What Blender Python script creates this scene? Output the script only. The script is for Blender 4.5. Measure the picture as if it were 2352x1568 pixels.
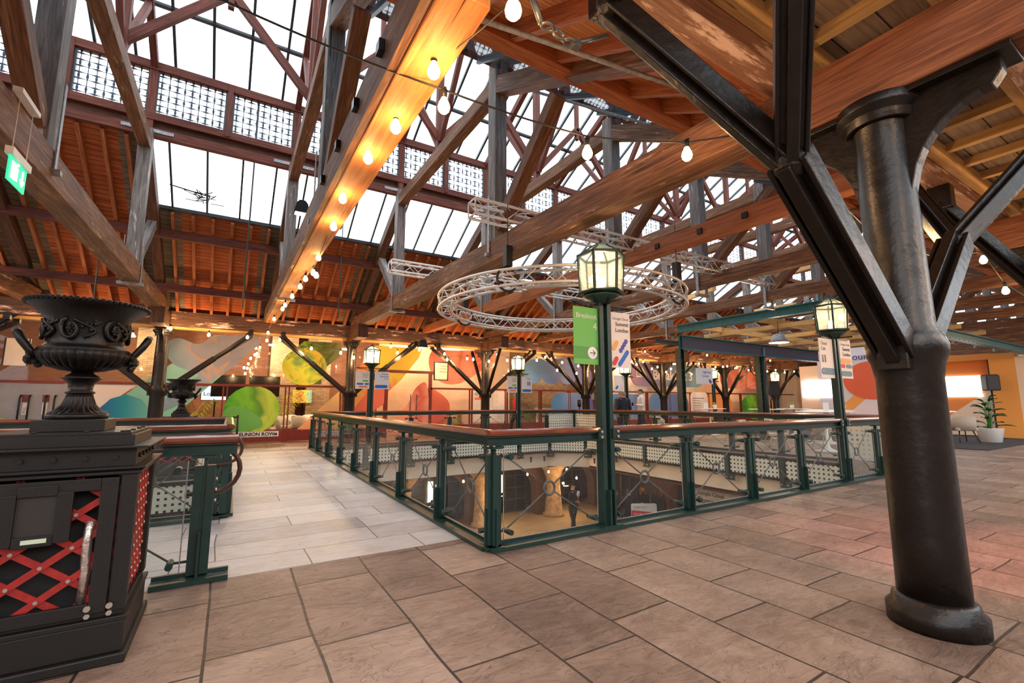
import bpy, bmesh, math, random
from mathutils import Vector, Matrix
random.seed(7)
PI = math.pi
S = bpy.context.scene
for o in list(bpy.data.objects): bpy.data.objects.remove(o)
COL = S.collection

# ------------------------------------------------------------------ camera
cam = bpy.data.cameras.new('camera'); cam.sensor_width = 36; cam.lens = 1050 * 36 / 2352
cam.clip_start = 0.05; cam.clip_end = 300
co = bpy.data.objects.new('camera', cam); COL.objects.link(co)
co.location = (0, 0, 1.3); co.rotation_euler = (math.radians(97.65), 0, math.radians(-31.37))
S.camera = co
# ------------------------------------------------------------------ sky
W = bpy.data.worlds.new('sky'); S.world = W; W.use_nodes = True
wn = W.node_tree.nodes; bg = wn['Background']
bg.inputs['Color'].default_value = (0.87, 0.94, 1.0, 1); bg.inputs['Strength'].default_value = 3.0
S.view_settings.view_transform = 'Standard'; S.view_settings.look = 'None'
S.view_settings.exposure = 0.28; S.view_settings.gamma = 1; S.view_settings.use_curve_mapping = False

# ------------------------------------------------------------------ helpers
def tag(o, label=None, cat=None, group=None, kind=None):
    if label: o['label'] = label
    if cat: o['category'] = cat
    if group: o['group'] = group
    if kind: o['kind'] = kind
    return o
def empty(name, loc=(0, 0, 0), label=None, cat=None, group=None, rz=0):
    o = bpy.data.objects.new(name, None); COL.objects.link(o); o.location = loc; o.rotation_euler = (0, 0, rz)
    o.empty_display_size = 0.1
    return tag(o, label, cat, group)
def copy_tree(o, parent=None):
    c = o.copy(); COL.objects.link(c)
    if parent is not None: c.parent = parent
    for ch in o.children: copy_tree(ch, c)
    return c
V = Vector
ORD = ['first', 'second', 'third', 'fourth', 'fifth', 'sixth', 'seventh', 'eighth', 'ninth', 'tenth', 'eleventh', 'twelfth', 'thirteenth', 'fourteenth', 'fifteenth', 'sixteenth', 'seventeenth', 'eighteenth', 'nineteenth', 'twentieth']
def ordw(i):
    if i < 20: return ORD[i]
    t = ('twenty', 'thirty', 'forty')[(i + 1) // 10 - 2]; u = (i + 1) % 10
    return (t[:-1] + 'ieth') if u == 0 else t + '-' + ORD[u - 1]
class MB:
    def __init__(s): s.v = []; s.f = []; s.uv = []; s.sm = []
    def face(s, idx, uv, sm=False): s.f.append(idx); s.uv.append(uv); s.sm.append(sm)
    def frame(s, a, b, up=(0, 0, 1)):
        a = V(a); b = V(b); d = (b - a); L = d.length; d.normalize(); up = V(up)
        if abs(d.dot(up)) > 0.99: up = V((1, 0, 0)) if abs(d.x) < .9 else V((0, 1, 0))
        r = d.cross(up).normalized(); u = r.cross(d).normalized()
        return a, b, d, r, u, L
    def bar(s, a, b, w, h, up=(0, 0, 1), off=None):
        "rectangular bar from a to b; w across, h along up; uv in metres along the bar"
        a, b, d, r, u, L = s.frame(a, b, up)
        n = len(s.v); o = random.random() * 20 if off is None else off
        for p in (a, b):
            for x, y in ((-1, -1), (1, -1), (1, 1), (-1, 1)): s.v.append(p + r * (x * w / 2) + u * (y * h / 2))
        for i in range(4):
            j = (i + 1) % 4; k = w if i % 2 == 0 else h; q = o + i * 1.7
            s.face((n + i, n + j, n + 4 + j, n + 4 + i), ((o, q), (o, q + k), (o + L, q + k), (o + L, q)))
        s.face((n + 3, n + 2, n + 1, n), ((o, o), (o, o + w), (o + h, o + w), (o + h, o)))
        s.face((n + 4, n + 5, n + 6, n + 7), ((o, o), (o, o + w), (o + h, o + w), (o + h, o)))
        return s
    def box(s, x0, x1, y0, y1, z0, z1):
        n = len(s.v)
        for z in (z0, z1):
            for x, y in ((x0, y0), (x1, y0), (x1, y1), (x0, y1)): s.v.append(V((x, y, z)))
        for a, b, c, d, A, B in ((0, 1, 5, 4, 0, 2), (1, 2, 6, 5, 1, 2), (2, 3, 7, 6, 0, 2), (3, 0, 4, 7, 1, 2), (3, 2, 1, 0, 0, 1), (4, 5, 6, 7, 0, 1)):
            q = (a, b, c, d); s.face(tuple(n + k for k in q), tuple((s.v[n + k][A], s.v[n + k][B]) for k in q))
        return s
    def quad(s, a, b, c, d, uv=None):
        n = len(s.v); P = [V(a), V(b), V(c), V(d)]; s.v += P
        if uv is None:
            L = (P[1] - P[0]).length; H = (P[3] - P[0]).length; uv = ((0, 0), (L, 0), (L, H), (0, H))
        s.face((n, n + 1, n + 2, n + 3), uv); return s
    def tube(s, path, r, n=8, closed=False, cap=True):
        P = [V(p) for p in path]; m = len(P); base = len(s.v); L = 0
        R = r if isinstance(r, (list, tuple)) else [r] * m
        pu = None; Ls = []
        for i, p in enumerate(P):
            if closed: d = P[(i + 1) % m] - P[i - 1]
            else: d = P[min(i + 1, m - 1)] - P[max(i - 1, 0)]
            d.normalize()
            if pu is None:
                pu = V((0, 0, 1)) if abs(d.z) < .9 else V((1, 0, 0))
            rr = d.cross(pu).normalized(); pu = rr.cross(d).normalized()
            if i: L += (P[i] - P[i - 1]).length
            Ls.append(L)
            for k in range(n):
                a = 2 * PI * k / n; s.v.append(p + rr * math.cos(a) * R[i] + pu * math.sin(a) * R[i])
        c = 2 * PI * max(R)
        for i in range(m if closed else m - 1):
            j = (i + 1) % m; l2 = Ls[j] if j else L + (P[0] - P[-1]).length
            for k in range(n):
                q = (k + 1) % n
                s.face((base + i * n + k, base + j * n + k, base + j * n + q, base + i * n + q),
                       ((Ls[i], c * k / n), (l2, c * k / n), (l2, c * (k + 1) / n), (Ls[i], c * (k + 1) / n)), True)
        if cap and not closed:
            for i, rev in ((0, False), (m - 1, True)):
                q = [base + i * n + k for k in range(n)]
                if rev: q.reverse()
                s.face(tuple(q), tuple((math.cos(k), math.sin(k)) for k in range(n)))
        return s
    def cyl(s, a, b, r, n=12, r2=None): return s.tube([a, b], [r, r if r2 is None else r2], n)
    def lathe(s, prof, c=(0, 0, 0), n=32, flute=None, phase=0):
        "prof: (radius, z[, flute depth])"
        base = len(s.v); c = V(c); m = len(prof); L = 0
        for i, p in enumerate(prof):
            fl = p[2] if len(p) > 2 else 0
            for k in range(n):
                a = 2 * PI * k / n + phase; rr = p[0]
                if fl: rr += fl * (abs(math.sin(a * flute / 2)) - .5)
                s.v.append(c + V((rr * math.cos(a), rr * math.sin(a), p[1])))
        for i in range(m - 1):
            l0 = L; L += math.hypot(prof[i + 1][0] - prof[i][0], prof[i + 1][1] - prof[i][1])
            for k in range(n):
                q = (k + 1) % n; C = 2 * PI * max(prof[i][0], .01)
                s.face((base + i * n + k, base + i * n + q, base + (i + 1) * n + q, base + (i + 1) * n + k),
                       ((C * k / n, l0), (C * (k + 1) / n, l0), (C * (k + 1) / n, L), (C * k / n, L)), n > 12)
        for i, rev in ((0, True), (m - 1, False)):
            if prof[i][0] > 1e-4:
                q = [base + i * n + k for k in range(n)]
                if rev: q.reverse()
                s.face(tuple(q), tuple((prof[i][0] * math.cos(2 * PI * k / n), prof[i][0] * math.sin(2 * PI * k / n)) for k in range(n)))
        return s
    def ball(s, c, r, n=12, sz=1):
        return s.lathe([(max(r * math.sin(PI * i / (n // 2)), 1e-5), -r * sz * math.cos(PI * i / (n // 2))) for i in range(n // 2 + 1)], c, n)
    def prism(s, poly, fr, t):
        "poly (u,v) extruded by t along n; fr = (origin, udir, vdir, ndir)"
        o, u, v, w = [V(k) for k in fr]; b = len(s.v); m = len(poly)
        for q in (0, t):
            for a, c in poly: s.v.append(o + u * a + v * c + w * q)
        s.face(tuple(range(b + m - 1, b - 1, -1)), tuple(poly[::-1])); s.face(tuple(range(b + m, b + 2 * m)), tuple(poly))
        for i in range(m):
            j = (i + 1) % m; s.face((b + i, b + j, b + m + j, b + m + i), ((poly[i][0], poly[i][1]), (poly[j][0], poly[j][1]), (poly[j][0] + t, poly[j][1]), (poly[i][0] + t, poly[i][1])))
        return s
    def build(s, name, mat, parent=None, bevel=0, loc=None):
        me = bpy.data.meshes.new(name)
        if loc is not None: l = V(loc); me.from_pydata([p - l for p in s.v], [], s.f)
        else: me.from_pydata([tuple(p) for p in s.v], [], s.f)
        ul = me.uv_layers.new(name='UVMap'); i = 0
        flat = []
        for uv in s.uv:
            for q in uv: flat += [q[0], q[1]]
        ul.data.foreach_set('uv', flat)
        me.polygons.foreach_set('use_smooth', s.sm)
        me.materials.append(mat); me.validate(); me.update()
        o = bpy.data.objects.new(name, me); COL.objects.link(o)
        if loc is not None: o.location = loc
        if parent is not None: o.parent = parent
        if bevel:
            b = o.modifiers.new('bevel', 'BEVEL'); b.width = bevel; b.segments = 2; b.limit_method = 'ANGLE'; b.harden_normals = False
        return o
def arc(c, r, a0, a1, n, ax=(1, 0, 0), ay=(0, 0, 1)):
    c = V(c); ax = V(ax); ay = V(ay)
    return [c + ax * r * math.cos(a0 + (a1 - a0) * i / n) + ay * r * math.sin(a0 + (a1 - a0) * i / n) for i in range(n + 1)]
def text(name, body, size, loc, u, v, mat, parent=None, align='LEFT', t=.002, bold=0, font=None):
    "flat lettering standing in the plane spanned by u (reading direction) and v (up)"
    cu = bpy.data.curves.new(name, 'FONT'); cu.body = body; cu.size = size; cu.align_x = align; cu.extrude = t; cu.offset = bold
    cu.resolution_u = 3
    tmp = bpy.data.objects.new(name, cu); COL.objects.link(tmp)
    dg = bpy.context.evaluated_depsgraph_get()
    me = bpy.data.meshes.new_from_object(tmp.evaluated_get(dg)); COL.objects.unlink(tmp); bpy.data.objects.remove(tmp)
    u = V(u).normalized(); v = V(v).normalized(); w = u.cross(v)
    M = Matrix(((u.x, v.x, w.x), (u.y, v.y, w.y), (u.z, v.z, w.z))).to_4x4()
    me.transform(Matrix.Translation(V(loc)) @ M); me.materials.clear(); me.materials.append(mat)
    o = bpy.data.objects.new(name, me); COL.objects.link(o)
    if parent is not None: o.parent = parent
    return o

# ------------------------------------------------------------------ materials
def newmat(name):
    m = bpy.data.materials.new(name); m.use_nodes = True; nt = m.node_tree
    return m, nt, nt.nodes['Principled BSDF']
class N:
    def __init__(s, nt): s.nt = nt
    def __call__(s, t, **k):
        n = s.nt.nodes.new(t)
        for a, b in k.items():
            if a.startswith('_'): setattr(n, a[1:], b)
        return n
    def link(s, a, b): s.nt.links.new(a, b)
    def set(s, n, i, v):
        if hasattr(v, 'is_output') or isinstance(v, bpy.types.NodeSocket): s.nt.links.new(v, n.inputs[i])
        else: n.inputs[i].default_value = v
    def math(s, op, a, b=0, c=0):
        n = s.nt.nodes.new('ShaderNodeMath'); n.operation = op
        for i, v in enumerate((a, b, c)): s.set(n, i, v)
        return n.outputs[0]
    def mix(s, f, a, b):
        n = s.nt.nodes.new('ShaderNodeMix'); n.data_type = 'RGBA'
        s.set(n, 0, f); s.set(n, 6, a if not isinstance(a, tuple) else a + (1,)); s.set(n, 7, b if not isinstance(b, tuple) else b + (1,))
        return n.outputs[2]
    def ramp(s, f, stops):
        n = s.nt.nodes.new('ShaderNodeValToRGB'); e = n.color_ramp.elements
        while len(e) < len(stops): e.new(.5)
        for k, (p, c) in zip(e, stops): k.position = p; k.color = (c + (1,)) if isinstance(c, tuple) else (c, c, c, 1)
        s.set(n, 0, f); return n.outputs[0]
    def noise(s, vec, scale, detail=4, rough=.55, out=0, dist=0):
        n = s.nt.nodes.new('ShaderNodeTexNoise'); n.inputs['Scale'].default_value = scale; n.inputs['Detail'].default_value = detail
        n.inputs['Roughness'].default_value = rough; n.inputs['Distortion'].default_value = dist
        if vec is not None: s.link(vec, n.inputs['Vector'])
        return n.outputs[out]
    def coord(s, k='UV'): return s.nt.nodes.new('ShaderNodeTexCoord').outputs[k]
    def mapping(s, vec, scale=(1, 1, 1), loc=(0, 0, 0), rot=(0, 0, 0)):
        n = s.nt.nodes.new('ShaderNodeMapping'); s.link(vec, n.inputs[0]); n.inputs[1].default_value = loc; n.inputs[2].default_value = rot; n.inputs[3].default_value = scale
        return n.outputs[0]
    def bump(s, h, strength, dist, bsdf):
        n = s.nt.nodes.new('ShaderNodeBump'); n.inputs['Strength'].default_value = strength; n.inputs['Distance'].default_value = dist
        s.link(h, n.inputs['Height']); s.link(n.outputs[0], bsdf.inputs['Normal'])
    def sep(s, vec):
        n = s.nt.nodes.new('ShaderNodeSeparateXYZ'); s.link(vec, n.inputs[0]); return n.outputs
def plain(name, col, rough=.5, metal=0, bump=0, var=0, scale=30, spec=.5, coat=0):
    m, nt, b = newmat(name); n = N(nt)
    b.inputs['Base Color'].default_value = col + (1,); b.inputs['Roughness'].default_value = rough; b.inputs['Metallic'].default_value = metal
    b.inputs['Specular IOR Level'].default_value = spec
    if coat: b.inputs['Coat Weight'].default_value = coat; b.inputs['Coat Roughness'].default_value = .15
    if bump or var:
        no = n.noise(n.coord('Object'), scale, 5)
        if var: n.link(n.mix(n.ramp(no, [(.3, 0.), (.7, 1.)]), tuple(c * (1 - var) for c in col), tuple(min(c * (1 + var), 1) for c in col)), b.inputs['Base Color'])
        if bump: n.bump(no, bump, .01, b)
    return m
def emit(name, col, st, sample=False):
    m, nt, b = newmat(name); b.inputs['Base Color'].default_value = (0, 0, 0, 1)
    b.inputs['Emission Color'].default_value = col + (1,); b.inputs['Emission Strength'].default_value = st
    if not sample: m.cycles.emission_sampling = 'NONE'
    return m
def wood(name, dark, mid, light, rough=.65, grain=1., worn=None, wornamt=.55, coat=0):
    m, nt, b = newmat(name); n = N(nt); uv = n.coord('UV')
    g = n.noise(n.mapping(uv, (1.6 * grain, 26 * grain, 1)), 1.0, 6, .6, dist=1.2)
    big = n.noise(n.mapping(uv, (.8, 3.5, 1)), 1.0, 4)
    c = n.ramp(g, [(.3, dark), (.52, mid), (.75, light)])
    c = n.mix(n.ramp(big, [(.35, .0), (.7, .55)]), c, dark)
    if worn:
        wn_ = n.noise(n.mapping(uv, (1.1, 7, 1), (5, 3, 0)), 1.0, 8, .72)
        c = n.mix(n.ramp(wn_, [(wornamt, 0.), (wornamt + .06, 1.)]), c, worn)
    crack = n.noise(n.mapping(uv, (.6, 18, 1), (9, 1, 0)), 1.0, 3, .5, dist=.6)
    ck = n.ramp(crack, [(.27, 1.), (.31, 0.)])
    c = n.mix(ck, c, tuple(k * .25 for k in dark))
    n.link(c, b.inputs['Base Color']); b.inputs['Roughness'].default_value = rough; b.inputs['Specular IOR Level'].default_value = .3
    if coat: b.inputs['Coat Weight'].default_value = coat; b.inputs['Coat Roughness'].default_value = .12
    h = n.math('SUBTRACT', n.math('MULTIPLY', g, .5), ck)
    n.bump(h, .7, .012, b)
    return m
def boards(name, dark, mid, light, width=.12, gap=.07):
    "boarding: boards run along u, stacked along v"
    m, nt, b = newmat(name); n = N(nt); uv = n.coord('UV'); x, y, z = n.sep(uv)
    k = n.math('DIVIDE', y, width); fr = n.math('FRACT', k); idx = n.math('FLOOR', k)
    wn_ = n('ShaderNodeTexWhiteNoise', _noise_dimensions='1D'); n.link(idx, wn_.inputs['W'])
    cmb = n('ShaderNodeCombineXYZ'); n.link(n.math('MULTIPLY', x, 1.5), cmb.inputs[0]); n.link(n.math('MULTIPLY', y, 30), cmb.inputs[1]); n.link(n.math('MULTIPLY', wn_.outputs[0], 30), cmb.inputs[2])
    g = n.noise(cmb.outputs[0], 1.0, 5, .6, dist=.8)
    c = n.ramp(g, [(.3, dark), (.5, mid), (.75, light)])
    c = n.mix(n.math('MULTIPLY', wn_.outputs[0], .45), c, dark)
    gp = n.math('LESS_THAN', fr, gap)
    c = n.mix(gp, c, tuple(q * .12 for q in dark))
    n.link(c, b.inputs['Base Color']); b.inputs['Roughness'].default_value = .7; b.inputs['Specular IOR Level'].default_value = .2
    n.bump(n.math('SUBTRACT', n.math('MULTIPLY', g, .2), gp), .6, .01, b)
    return m
def sheetglass(name, tint=(1, 1, 1), gloss=.06, dirt=.0):
    m, nt, b = newmat(name); n = N(nt); nt.nodes.remove(b)
    out = nt.nodes['Material Output']; tr = n('ShaderNodeBsdfTransparent'); tr.inputs[0].default_value = tint + (1,)
    gl = n('ShaderNodeBsdfGlossy'); gl.inputs['Roughness'].default_value = .03
    lw = n('ShaderNodeLayerWeight'); lw.inputs[0].default_value = .5
    f = n.math('MULTIPLY_ADD', n.math('POWER', lw.outputs['Facing'], 5), .75, gloss * .5)
    mx = n('ShaderNodeMixShader'); n.link(n.math('MINIMUM', f, .9), mx.inputs[0]); n.link(tr.outputs[0], mx.inputs[1]); n.link(gl.outputs[0], mx.inputs[2])
    last = mx.outputs[0]
    if dirt:
        df = n('ShaderNodeBsdfDiffuse'); df.inputs[0].default_value = (.8, .8, .78, 1)
        m2 = n('ShaderNodeMixShader'); no = n.noise(n.coord('Object'), 3, 6, .7)
        n.link(n.ramp(no, [(.35, dirt * .4), (.75, dirt)]), m2.inputs[0]); n.link(last, m2.inputs[1]); n.link(df.outputs[0], m2.inputs[2]); last = m2.outputs[0]
    n.link(last, out.inputs[0]); return m
def perforated(name, col, pitch=.1, fill=.4, mu=.05):
    m, nt, b = newmat(name); n = N(nt); x, y, z = n.sep(n.coord('UV'))
    def cell(a): return n.math('LESS_THAN', n.math('FRACT', n.math('DIVIDE', a, pitch)), fill)
    hole = n.math('MULTIPLY', cell(x), cell(y))
    b.inputs['Base Color'].default_value = col + (1,); b.inputs['Roughness'].default_value = .45
    n.link(n.math('SUBTRACT', 1, hole), b.inputs['Alpha']); return m
def gradient(name, stops, axis=0, rough=.5, swirl=0, scale=1.):
    "printed graphic: colours along generated coordinates, with swirls"
    m, nt, b = newmat(name); n = N(nt); g = n.coord('Generated')
    x, y, z = n.sep(g); f = (x, y, z)[axis] if axis < 3 else n.math('MULTIPLY', n.math('ADD', x, z), .5)
    if swirl:
        w = n.noise(g, 1.6 * scale, 1.5, .5, dist=3.5)
        f = n.math('ADD', f, n.math('MULTIPLY', n.math('SUBTRACT', w, .5), swirl * 2.6))
    n.link(n.ramp(f, stops), b.inputs['Base Color']); b.inputs['Roughness'].default_value = rough; b.inputs['Specular IOR Level'].default_value = .2
    return m
def brick(name, c1, c2, mortar, sx=.225, sy=.075):
    m, nt, b = newmat(name); n = N(nt); uv = n.coord('UV')
    t = n('ShaderNodeTexBrick'); n.link(uv, t.inputs['Vector']); t.inputs['Color1'].default_value = c1 + (1,); t.inputs['Color2'].default_value = c2 + (1,); t.inputs['Mortar'].default_value = mortar + (1,)
    t.inputs['Scale'].default_value = 1; t.inputs['Brick Width'].default_value = sx; t.inputs['Row Height'].default_value = sy; t.inputs['Mortar Size'].default_value = .008; t.inputs['Bias'].default_value = -.2
    no = n.noise(uv, 6, 5); c = n.mix(n.math('MULTIPLY', no, .5), t.outputs[0], tuple(k * .3 for k in c1))
    n.link(c, b.inputs['Base Color']); b.inputs['Roughness'].default_value = .85
    n.bump(n.math('MULTIPLY', t.outputs['Fac'], -1), .5, .01, b); return m
def flagstone(name, bw, rh, cols, joint, off=.5, rot=0, jsize=.008, freq=2, relief=.6):
    m, nt, b = newmat(name); n = N(nt); oc = n.coord('Object')
    dn = n('ShaderNodeTexNoise'); dn.inputs['Scale'].default_value = .9; dn.inputs['Detail'].default_value = 1; n.link(oc, dn.inputs['Vector'])
    dd = n('ShaderNodeVectorMath', _operation='MULTIPLY_ADD'); n.link(dn.outputs['Color'], dd.inputs[0]); dd.inputs[1].default_value = (.06, .06, 0); n.link(oc, dd.inputs[2])
    vec = n.mapping(dd.outputs[0], rot=(0, 0, rot))
    t = n('ShaderNodeTexBrick'); t.offset = off; t.offset_frequency = freq; t.squash = .72; t.squash_frequency = 3
    n.link(vec, t.inputs['Vector'])
    t.inputs['Color1'].default_value = (0, 0, 0, 1); t.inputs['Color2'].default_value = (1, 1, 1, 1); t.inputs['Mortar'].default_value = (.5, .5, .5, 1)
    t.inputs['Scale'].default_value = 1; t.inputs['Brick Width'].default_value = bw; t.inputs['Row Height'].default_value = rh; t.inputs['Mortar Size'].default_value = jsize; t.inputs['Mortar Smooth'].default_value = .15
    per = n.sep(t.outputs[0])[0]
    n1 = n.noise(oc, 1.4, 8, .65); n2 = n.noise(n.mapping(oc, (3, 9, 1)), 1.5, 6, .7, dist=1.5)
    f = n.math('ADD', n.math('MULTIPLY', per, .16), n.math('ADD', n.math('MULTIPLY', n1, .50), n.math('MULTIPLY', n2, .36)))
    c = n.ramp(f, [(.36, cols[0]), (.5, cols[1]), (.68, cols[2])])
    c = n.mix(t.outputs['Fac'], c, joint)
    n.link(c, b.inputs['Base Color']); b.inputs['Specular IOR Level'].default_value = .45
    n.link(n.ramp(n1, [(.3, .38), (.7, .6)]), b.inputs['Roughness'])
    ws = n.noise(n.mapping(oc, (1.2, 2.2, 1)), 1.6, 9, .62, dist=2.2)
    cr = n.ramp(ws, [(.495, 0.), (.5, 1.), (.505, 0.)])
    q5 = n.math('MULTIPLY', ws, 9.0); stp = n.math('ADD', n.math('FLOOR', q5), n.math('POWER', n.math('FRACT', q5), 6)); 
    msk = n.ramp(n.noise(oc, .8, 3), [(.45, 0.), (.6, 1.)])
    h = n.math('SUBTRACT', n.math('ADD', n.math('MULTIPLY', n2, .3), n.math('ADD', n.math('MULTIPLY', ws, .5), n.math('MULTIPLY', n.math('MULTIPLY', stp, msk), .12))), n.math('MULTIPLY', t.outputs['Fac'], 1.4))
    n.bump(n.math('SUBTRACT', h, n.math('MULTIPLY', cr, .15)), relief, .02, b)
    return m

M = dict(
 tie=wood('wood_tie', (.06, .026, .013), (.21, .095, .045), (.44, .24, .14), worn=(.58, .42, .31), wornamt=.61),
 tiepine=wood('wood_pine', (.42, .14, .035), (.66, .27, .08), (.82, .42, .17), grain=.7),
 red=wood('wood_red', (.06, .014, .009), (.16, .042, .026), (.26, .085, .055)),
 woodorange=wood('wood_orange', (.22, .06, .02), (.44, .14, .05), (.58, .24, .1)),  # orange timber tone for rafters and purlins
 grey=wood('wood_grey', (.09, .075, .07), (.22, .19, .175), (.42, .38, .35), worn=(.62, .6, .57), wornamt=.6),
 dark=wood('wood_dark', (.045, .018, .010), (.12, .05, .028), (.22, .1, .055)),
 pale=wood('wood_pale', (.45, .26, .09), (.68, .43, .17), (.82, .58, .28)),
 plate=wood('wood_plate', (.05, .025, .016), (.13, .065, .04), (.22, .12, .08), worn=(.85, .55, .45), wornamt=.56),
 patchd=wood('wood_patch_dark', (.10, .035, .018), (.26, .10, .05), (.40, .18, .09), worn=(.62, .42, .28), wornamt=.70),
 patch=wood('wood_patch', (.16, .075, .045), (.30, .16, .11), (.46, .29, .22), worn=(.62, .45, .37), wornamt=.52),
 boards=boards('boards_orange', (.24, .055, .018), (.48, .13, .04), (.62, .22, .08)),
 boardsn=boards('boards_pine', (.42, .15, .045), (.66, .27, .09), (.78, .38, .15), width=.09),
 fibre=boards('boards_fibre', (.13, .10, .065), (.22, .17, .12), (.30, .24, .17), width=.14),
 boardp=boards('boards_soffit', (.16, .11, .075), (.27, .20, .14), (.36, .28, .2), width=.28, gap=.04),
 iron=plain('black_iron', (.009, .0065, .0055), .34, .0, .8, .3, 9, spec=.38),
 ironm=plain('black_iron_satin', (.0075, .006, .0055), .36, 0, .2, .25, 60, spec=.35),
 pedm=plain('pedestal_black', (.009, .0078, .0072), .5, 0, .12, .3, 120),
 steel=plain('green_steel', (.011, .040, .035), .38, 0, 0, .2, 14),
 teal=plain('teal_steel', (.02, .15, .18), .4, 0, 0, .2, 9),
 navy=plain('navy_panel', (.045, .055, .11), .45),
 bolt=plain('bolt_silver', (.62, .58, .52), .35, .8),
 strap=plain('strap_grey', (.30, .31, .33), .5, .3, 0, .3, 20),
 alu=plain('truss_silver', (.78, .76, .74), .3, .55),
 rod=plain('rod_steel', (.10, .11, .115), .35, .5),
 redpaint=plain('red_paint', (.36, .022, .018), .45, 0, 0, .2, 40),
 redsteel=plain('red_steel', (.20, .022, .016), .42, 0, 0, .2, 9),
 handrail=wood('handrail_wood', (.09, .020, .008), (.22, .05, .018), (.34, .10, .04), rough=.3, coat=.9),
 tubebrown=plain('tube_brown', (.06, .026, .018), .3),
 cable=plain('cable_black', (.012, .011, .011), .5),
 white=plain('white_paint', (.82, .8, .77), .5), whitegl=plain('white_gloss', (.85, .85, .85), .25),
 cream=plain('cream_render', (.80, .70, .58), .75, 0, .05, .06, 4),
 black=plain('black_plastic', (.012, .012, .013), .45), darkgrey=plain('dark_grey', (.06, .06, .065), .6),
 grille=perforated('perforated_grey', (.72, .76, .68)),
 frame_dark=plain('frame_dark', (.03, .045, .055), .4),
 green=plain('sign_green', (.16, .52, .10), .5), greend=plain('sign_green_dark', (.11, .36, .08), .5),
 blue=plain('sign_blue', (.03, .16, .62), .5), peri=plain('sign_periwinkle', (.09, .10, .42), .5), orange=plain('sign_orange', (.85, .27, .12), .5), amber=plain('sign_amber', (.9, .42, .12), .5), redp=plain('sign_red', (.72, .05, .05), .5),
 slate=plain('sign_slate', (.16, .26, .32), .5), navytx=plain('ink_navy', (.02, .03, .22), .5), ink=plain('ink', (.03, .03, .035), .6), inkg=plain('ink_grey', (.3, .3, .32), .6),
 glass=sheetglass('railing_glass', (.93, .97, .95), .05, .05), pane=sheetglass('skylight_glass', (.97, .99, 1), .04), panet=sheetglass('skylight_blue', (.10, .19, .25), .04),
 shop=sheetglass('shop_glass', (.92, .93, .92), .07), lampglass=sheetglass('lantern_glass', (.95, .93, .88), .05, .34),
 bulb=emit('bulb_glow', (1.0, .62, .25), 26), tubeglow=emit('lantern_glow', (1.0, .74, .42), 16), screen=emit('screen_white', (1, 1, 1), 3.2), exitg=emit('exit_green', (.02, .62, .28), 1.3), exitw=emit('exit_white', (1, 1, .95), 2.0), shade=emit('shade_glow', (1, .75, .45), 9),
 leaf=plain('leaf_green', (.05, .2, .03), .4, 0, 0, .5, 9), leafd=plain('leaf_dark', (.02, .11, .025), .35, 0, 0, .5, 9), leafy=plain('leaf_yellow', (.42, .48, .04), .5, 0, 0, .4, 20),
 beige=plain('fabric_beige', (.50, .42, .34), .9, 0, .2, .1, 200), whitef=plain('fabric_white', (.75, .72, .68), .9), woodleg=plain('leg_wood', (.6, .38, .18), .5),
 skin=plain('skin', (.55, .27, .17), .5), navyf=plain('suit_navy', (.014, .02, .042), .85), greyf=plain('suit_grey', (.09, .08, .08), .85), shirt=plain('shirt_white', (.78, .76, .72), .85), redf=plain('jacket_red', (.6, .02, .03), .8), blackf=plain('cloth_black', (.012, .011, .012), .85),
 hair=plain('hair_brown', (.06, .028, .014), .6), hairg=plain('hair_grey', (.25, .2, .17), .7), hairr=plain('hair_auburn', (.22, .07, .02), .6),
 stone=plain('pier_stone', (.38, .27, .16), .85, 0, .5, .35, 7), mirror=plain('foil', (.75, .65, .6), .25, .9, .6, .2, 40),
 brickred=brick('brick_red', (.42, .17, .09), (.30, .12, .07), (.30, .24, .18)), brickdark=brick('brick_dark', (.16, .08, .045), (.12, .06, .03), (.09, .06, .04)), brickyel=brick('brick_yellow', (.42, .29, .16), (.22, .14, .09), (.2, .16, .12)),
 carpet=plain('carpet_dark', (.035, .032, .035), .95, 0, .3, .2, 300), lowfloor=plain('lower_floor', (.34, .25, .14), .7, 0, .1, .15, 2),
 conc=plain('grey_wall', (.34, .34, .35), .7, 0, 0, .1, 3),
 pvcgrey=plain('shutter_grey', (.25, .24, .23), .5),
)
M['stonefloor'] = flagstone('flagstone_brown', .95, .52, ((.12, .078, .060), (.25, .172, .132), (.41, .31, .25)), (.035, .022, .016), .37, PI / 2, .0075, 2, .8)
M['stonewalk'] = flagstone('flagstone_grey', 1.35, .47, ((.30, .285, .28), (.47, .455, .45), (.61, .60, .59)), (.13, .11, .10), .3, 0, .006, 3, .3)
def lattice_mat():
    m, nt, b = newmat('fret_lattice'); n = N(nt); x, y, z = n.sep(n.coord('UV')); p = .13
    def cen(a): return n.math('ABSOLUTE', n.math('SUBTRACT', n.math('FRACT', n.math('DIVIDE', a, p)), .5))
    def thick(a, ph): return n.math('MULTIPLY', n.math('POWER', n.math('ABSOLUTE', n.math('SINE', n.math('MULTIPLY_ADD', a, PI / (2 * p), ph))), 6), .11)
    kx = n.math('FLOOR', n.math('DIVIDE', x, p)); ky = n.math('FLOOR', n.math('DIVIDE', y, p))
    v = n.math('LESS_THAN', cen(x), n.math('ADD', .06, thick(y, 0))); h = n.math('LESS_THAN', cen(y), n.math('ADD', .06, thick(x, .8)))
    a = n.math('MAXIMUM', v, h)
    b.inputs['Base Color'].default_value = (.03, .05, .09, 1); n.link(a, b.inputs['Alpha']); return m
M['fret'] = lattice_mat()

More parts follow.
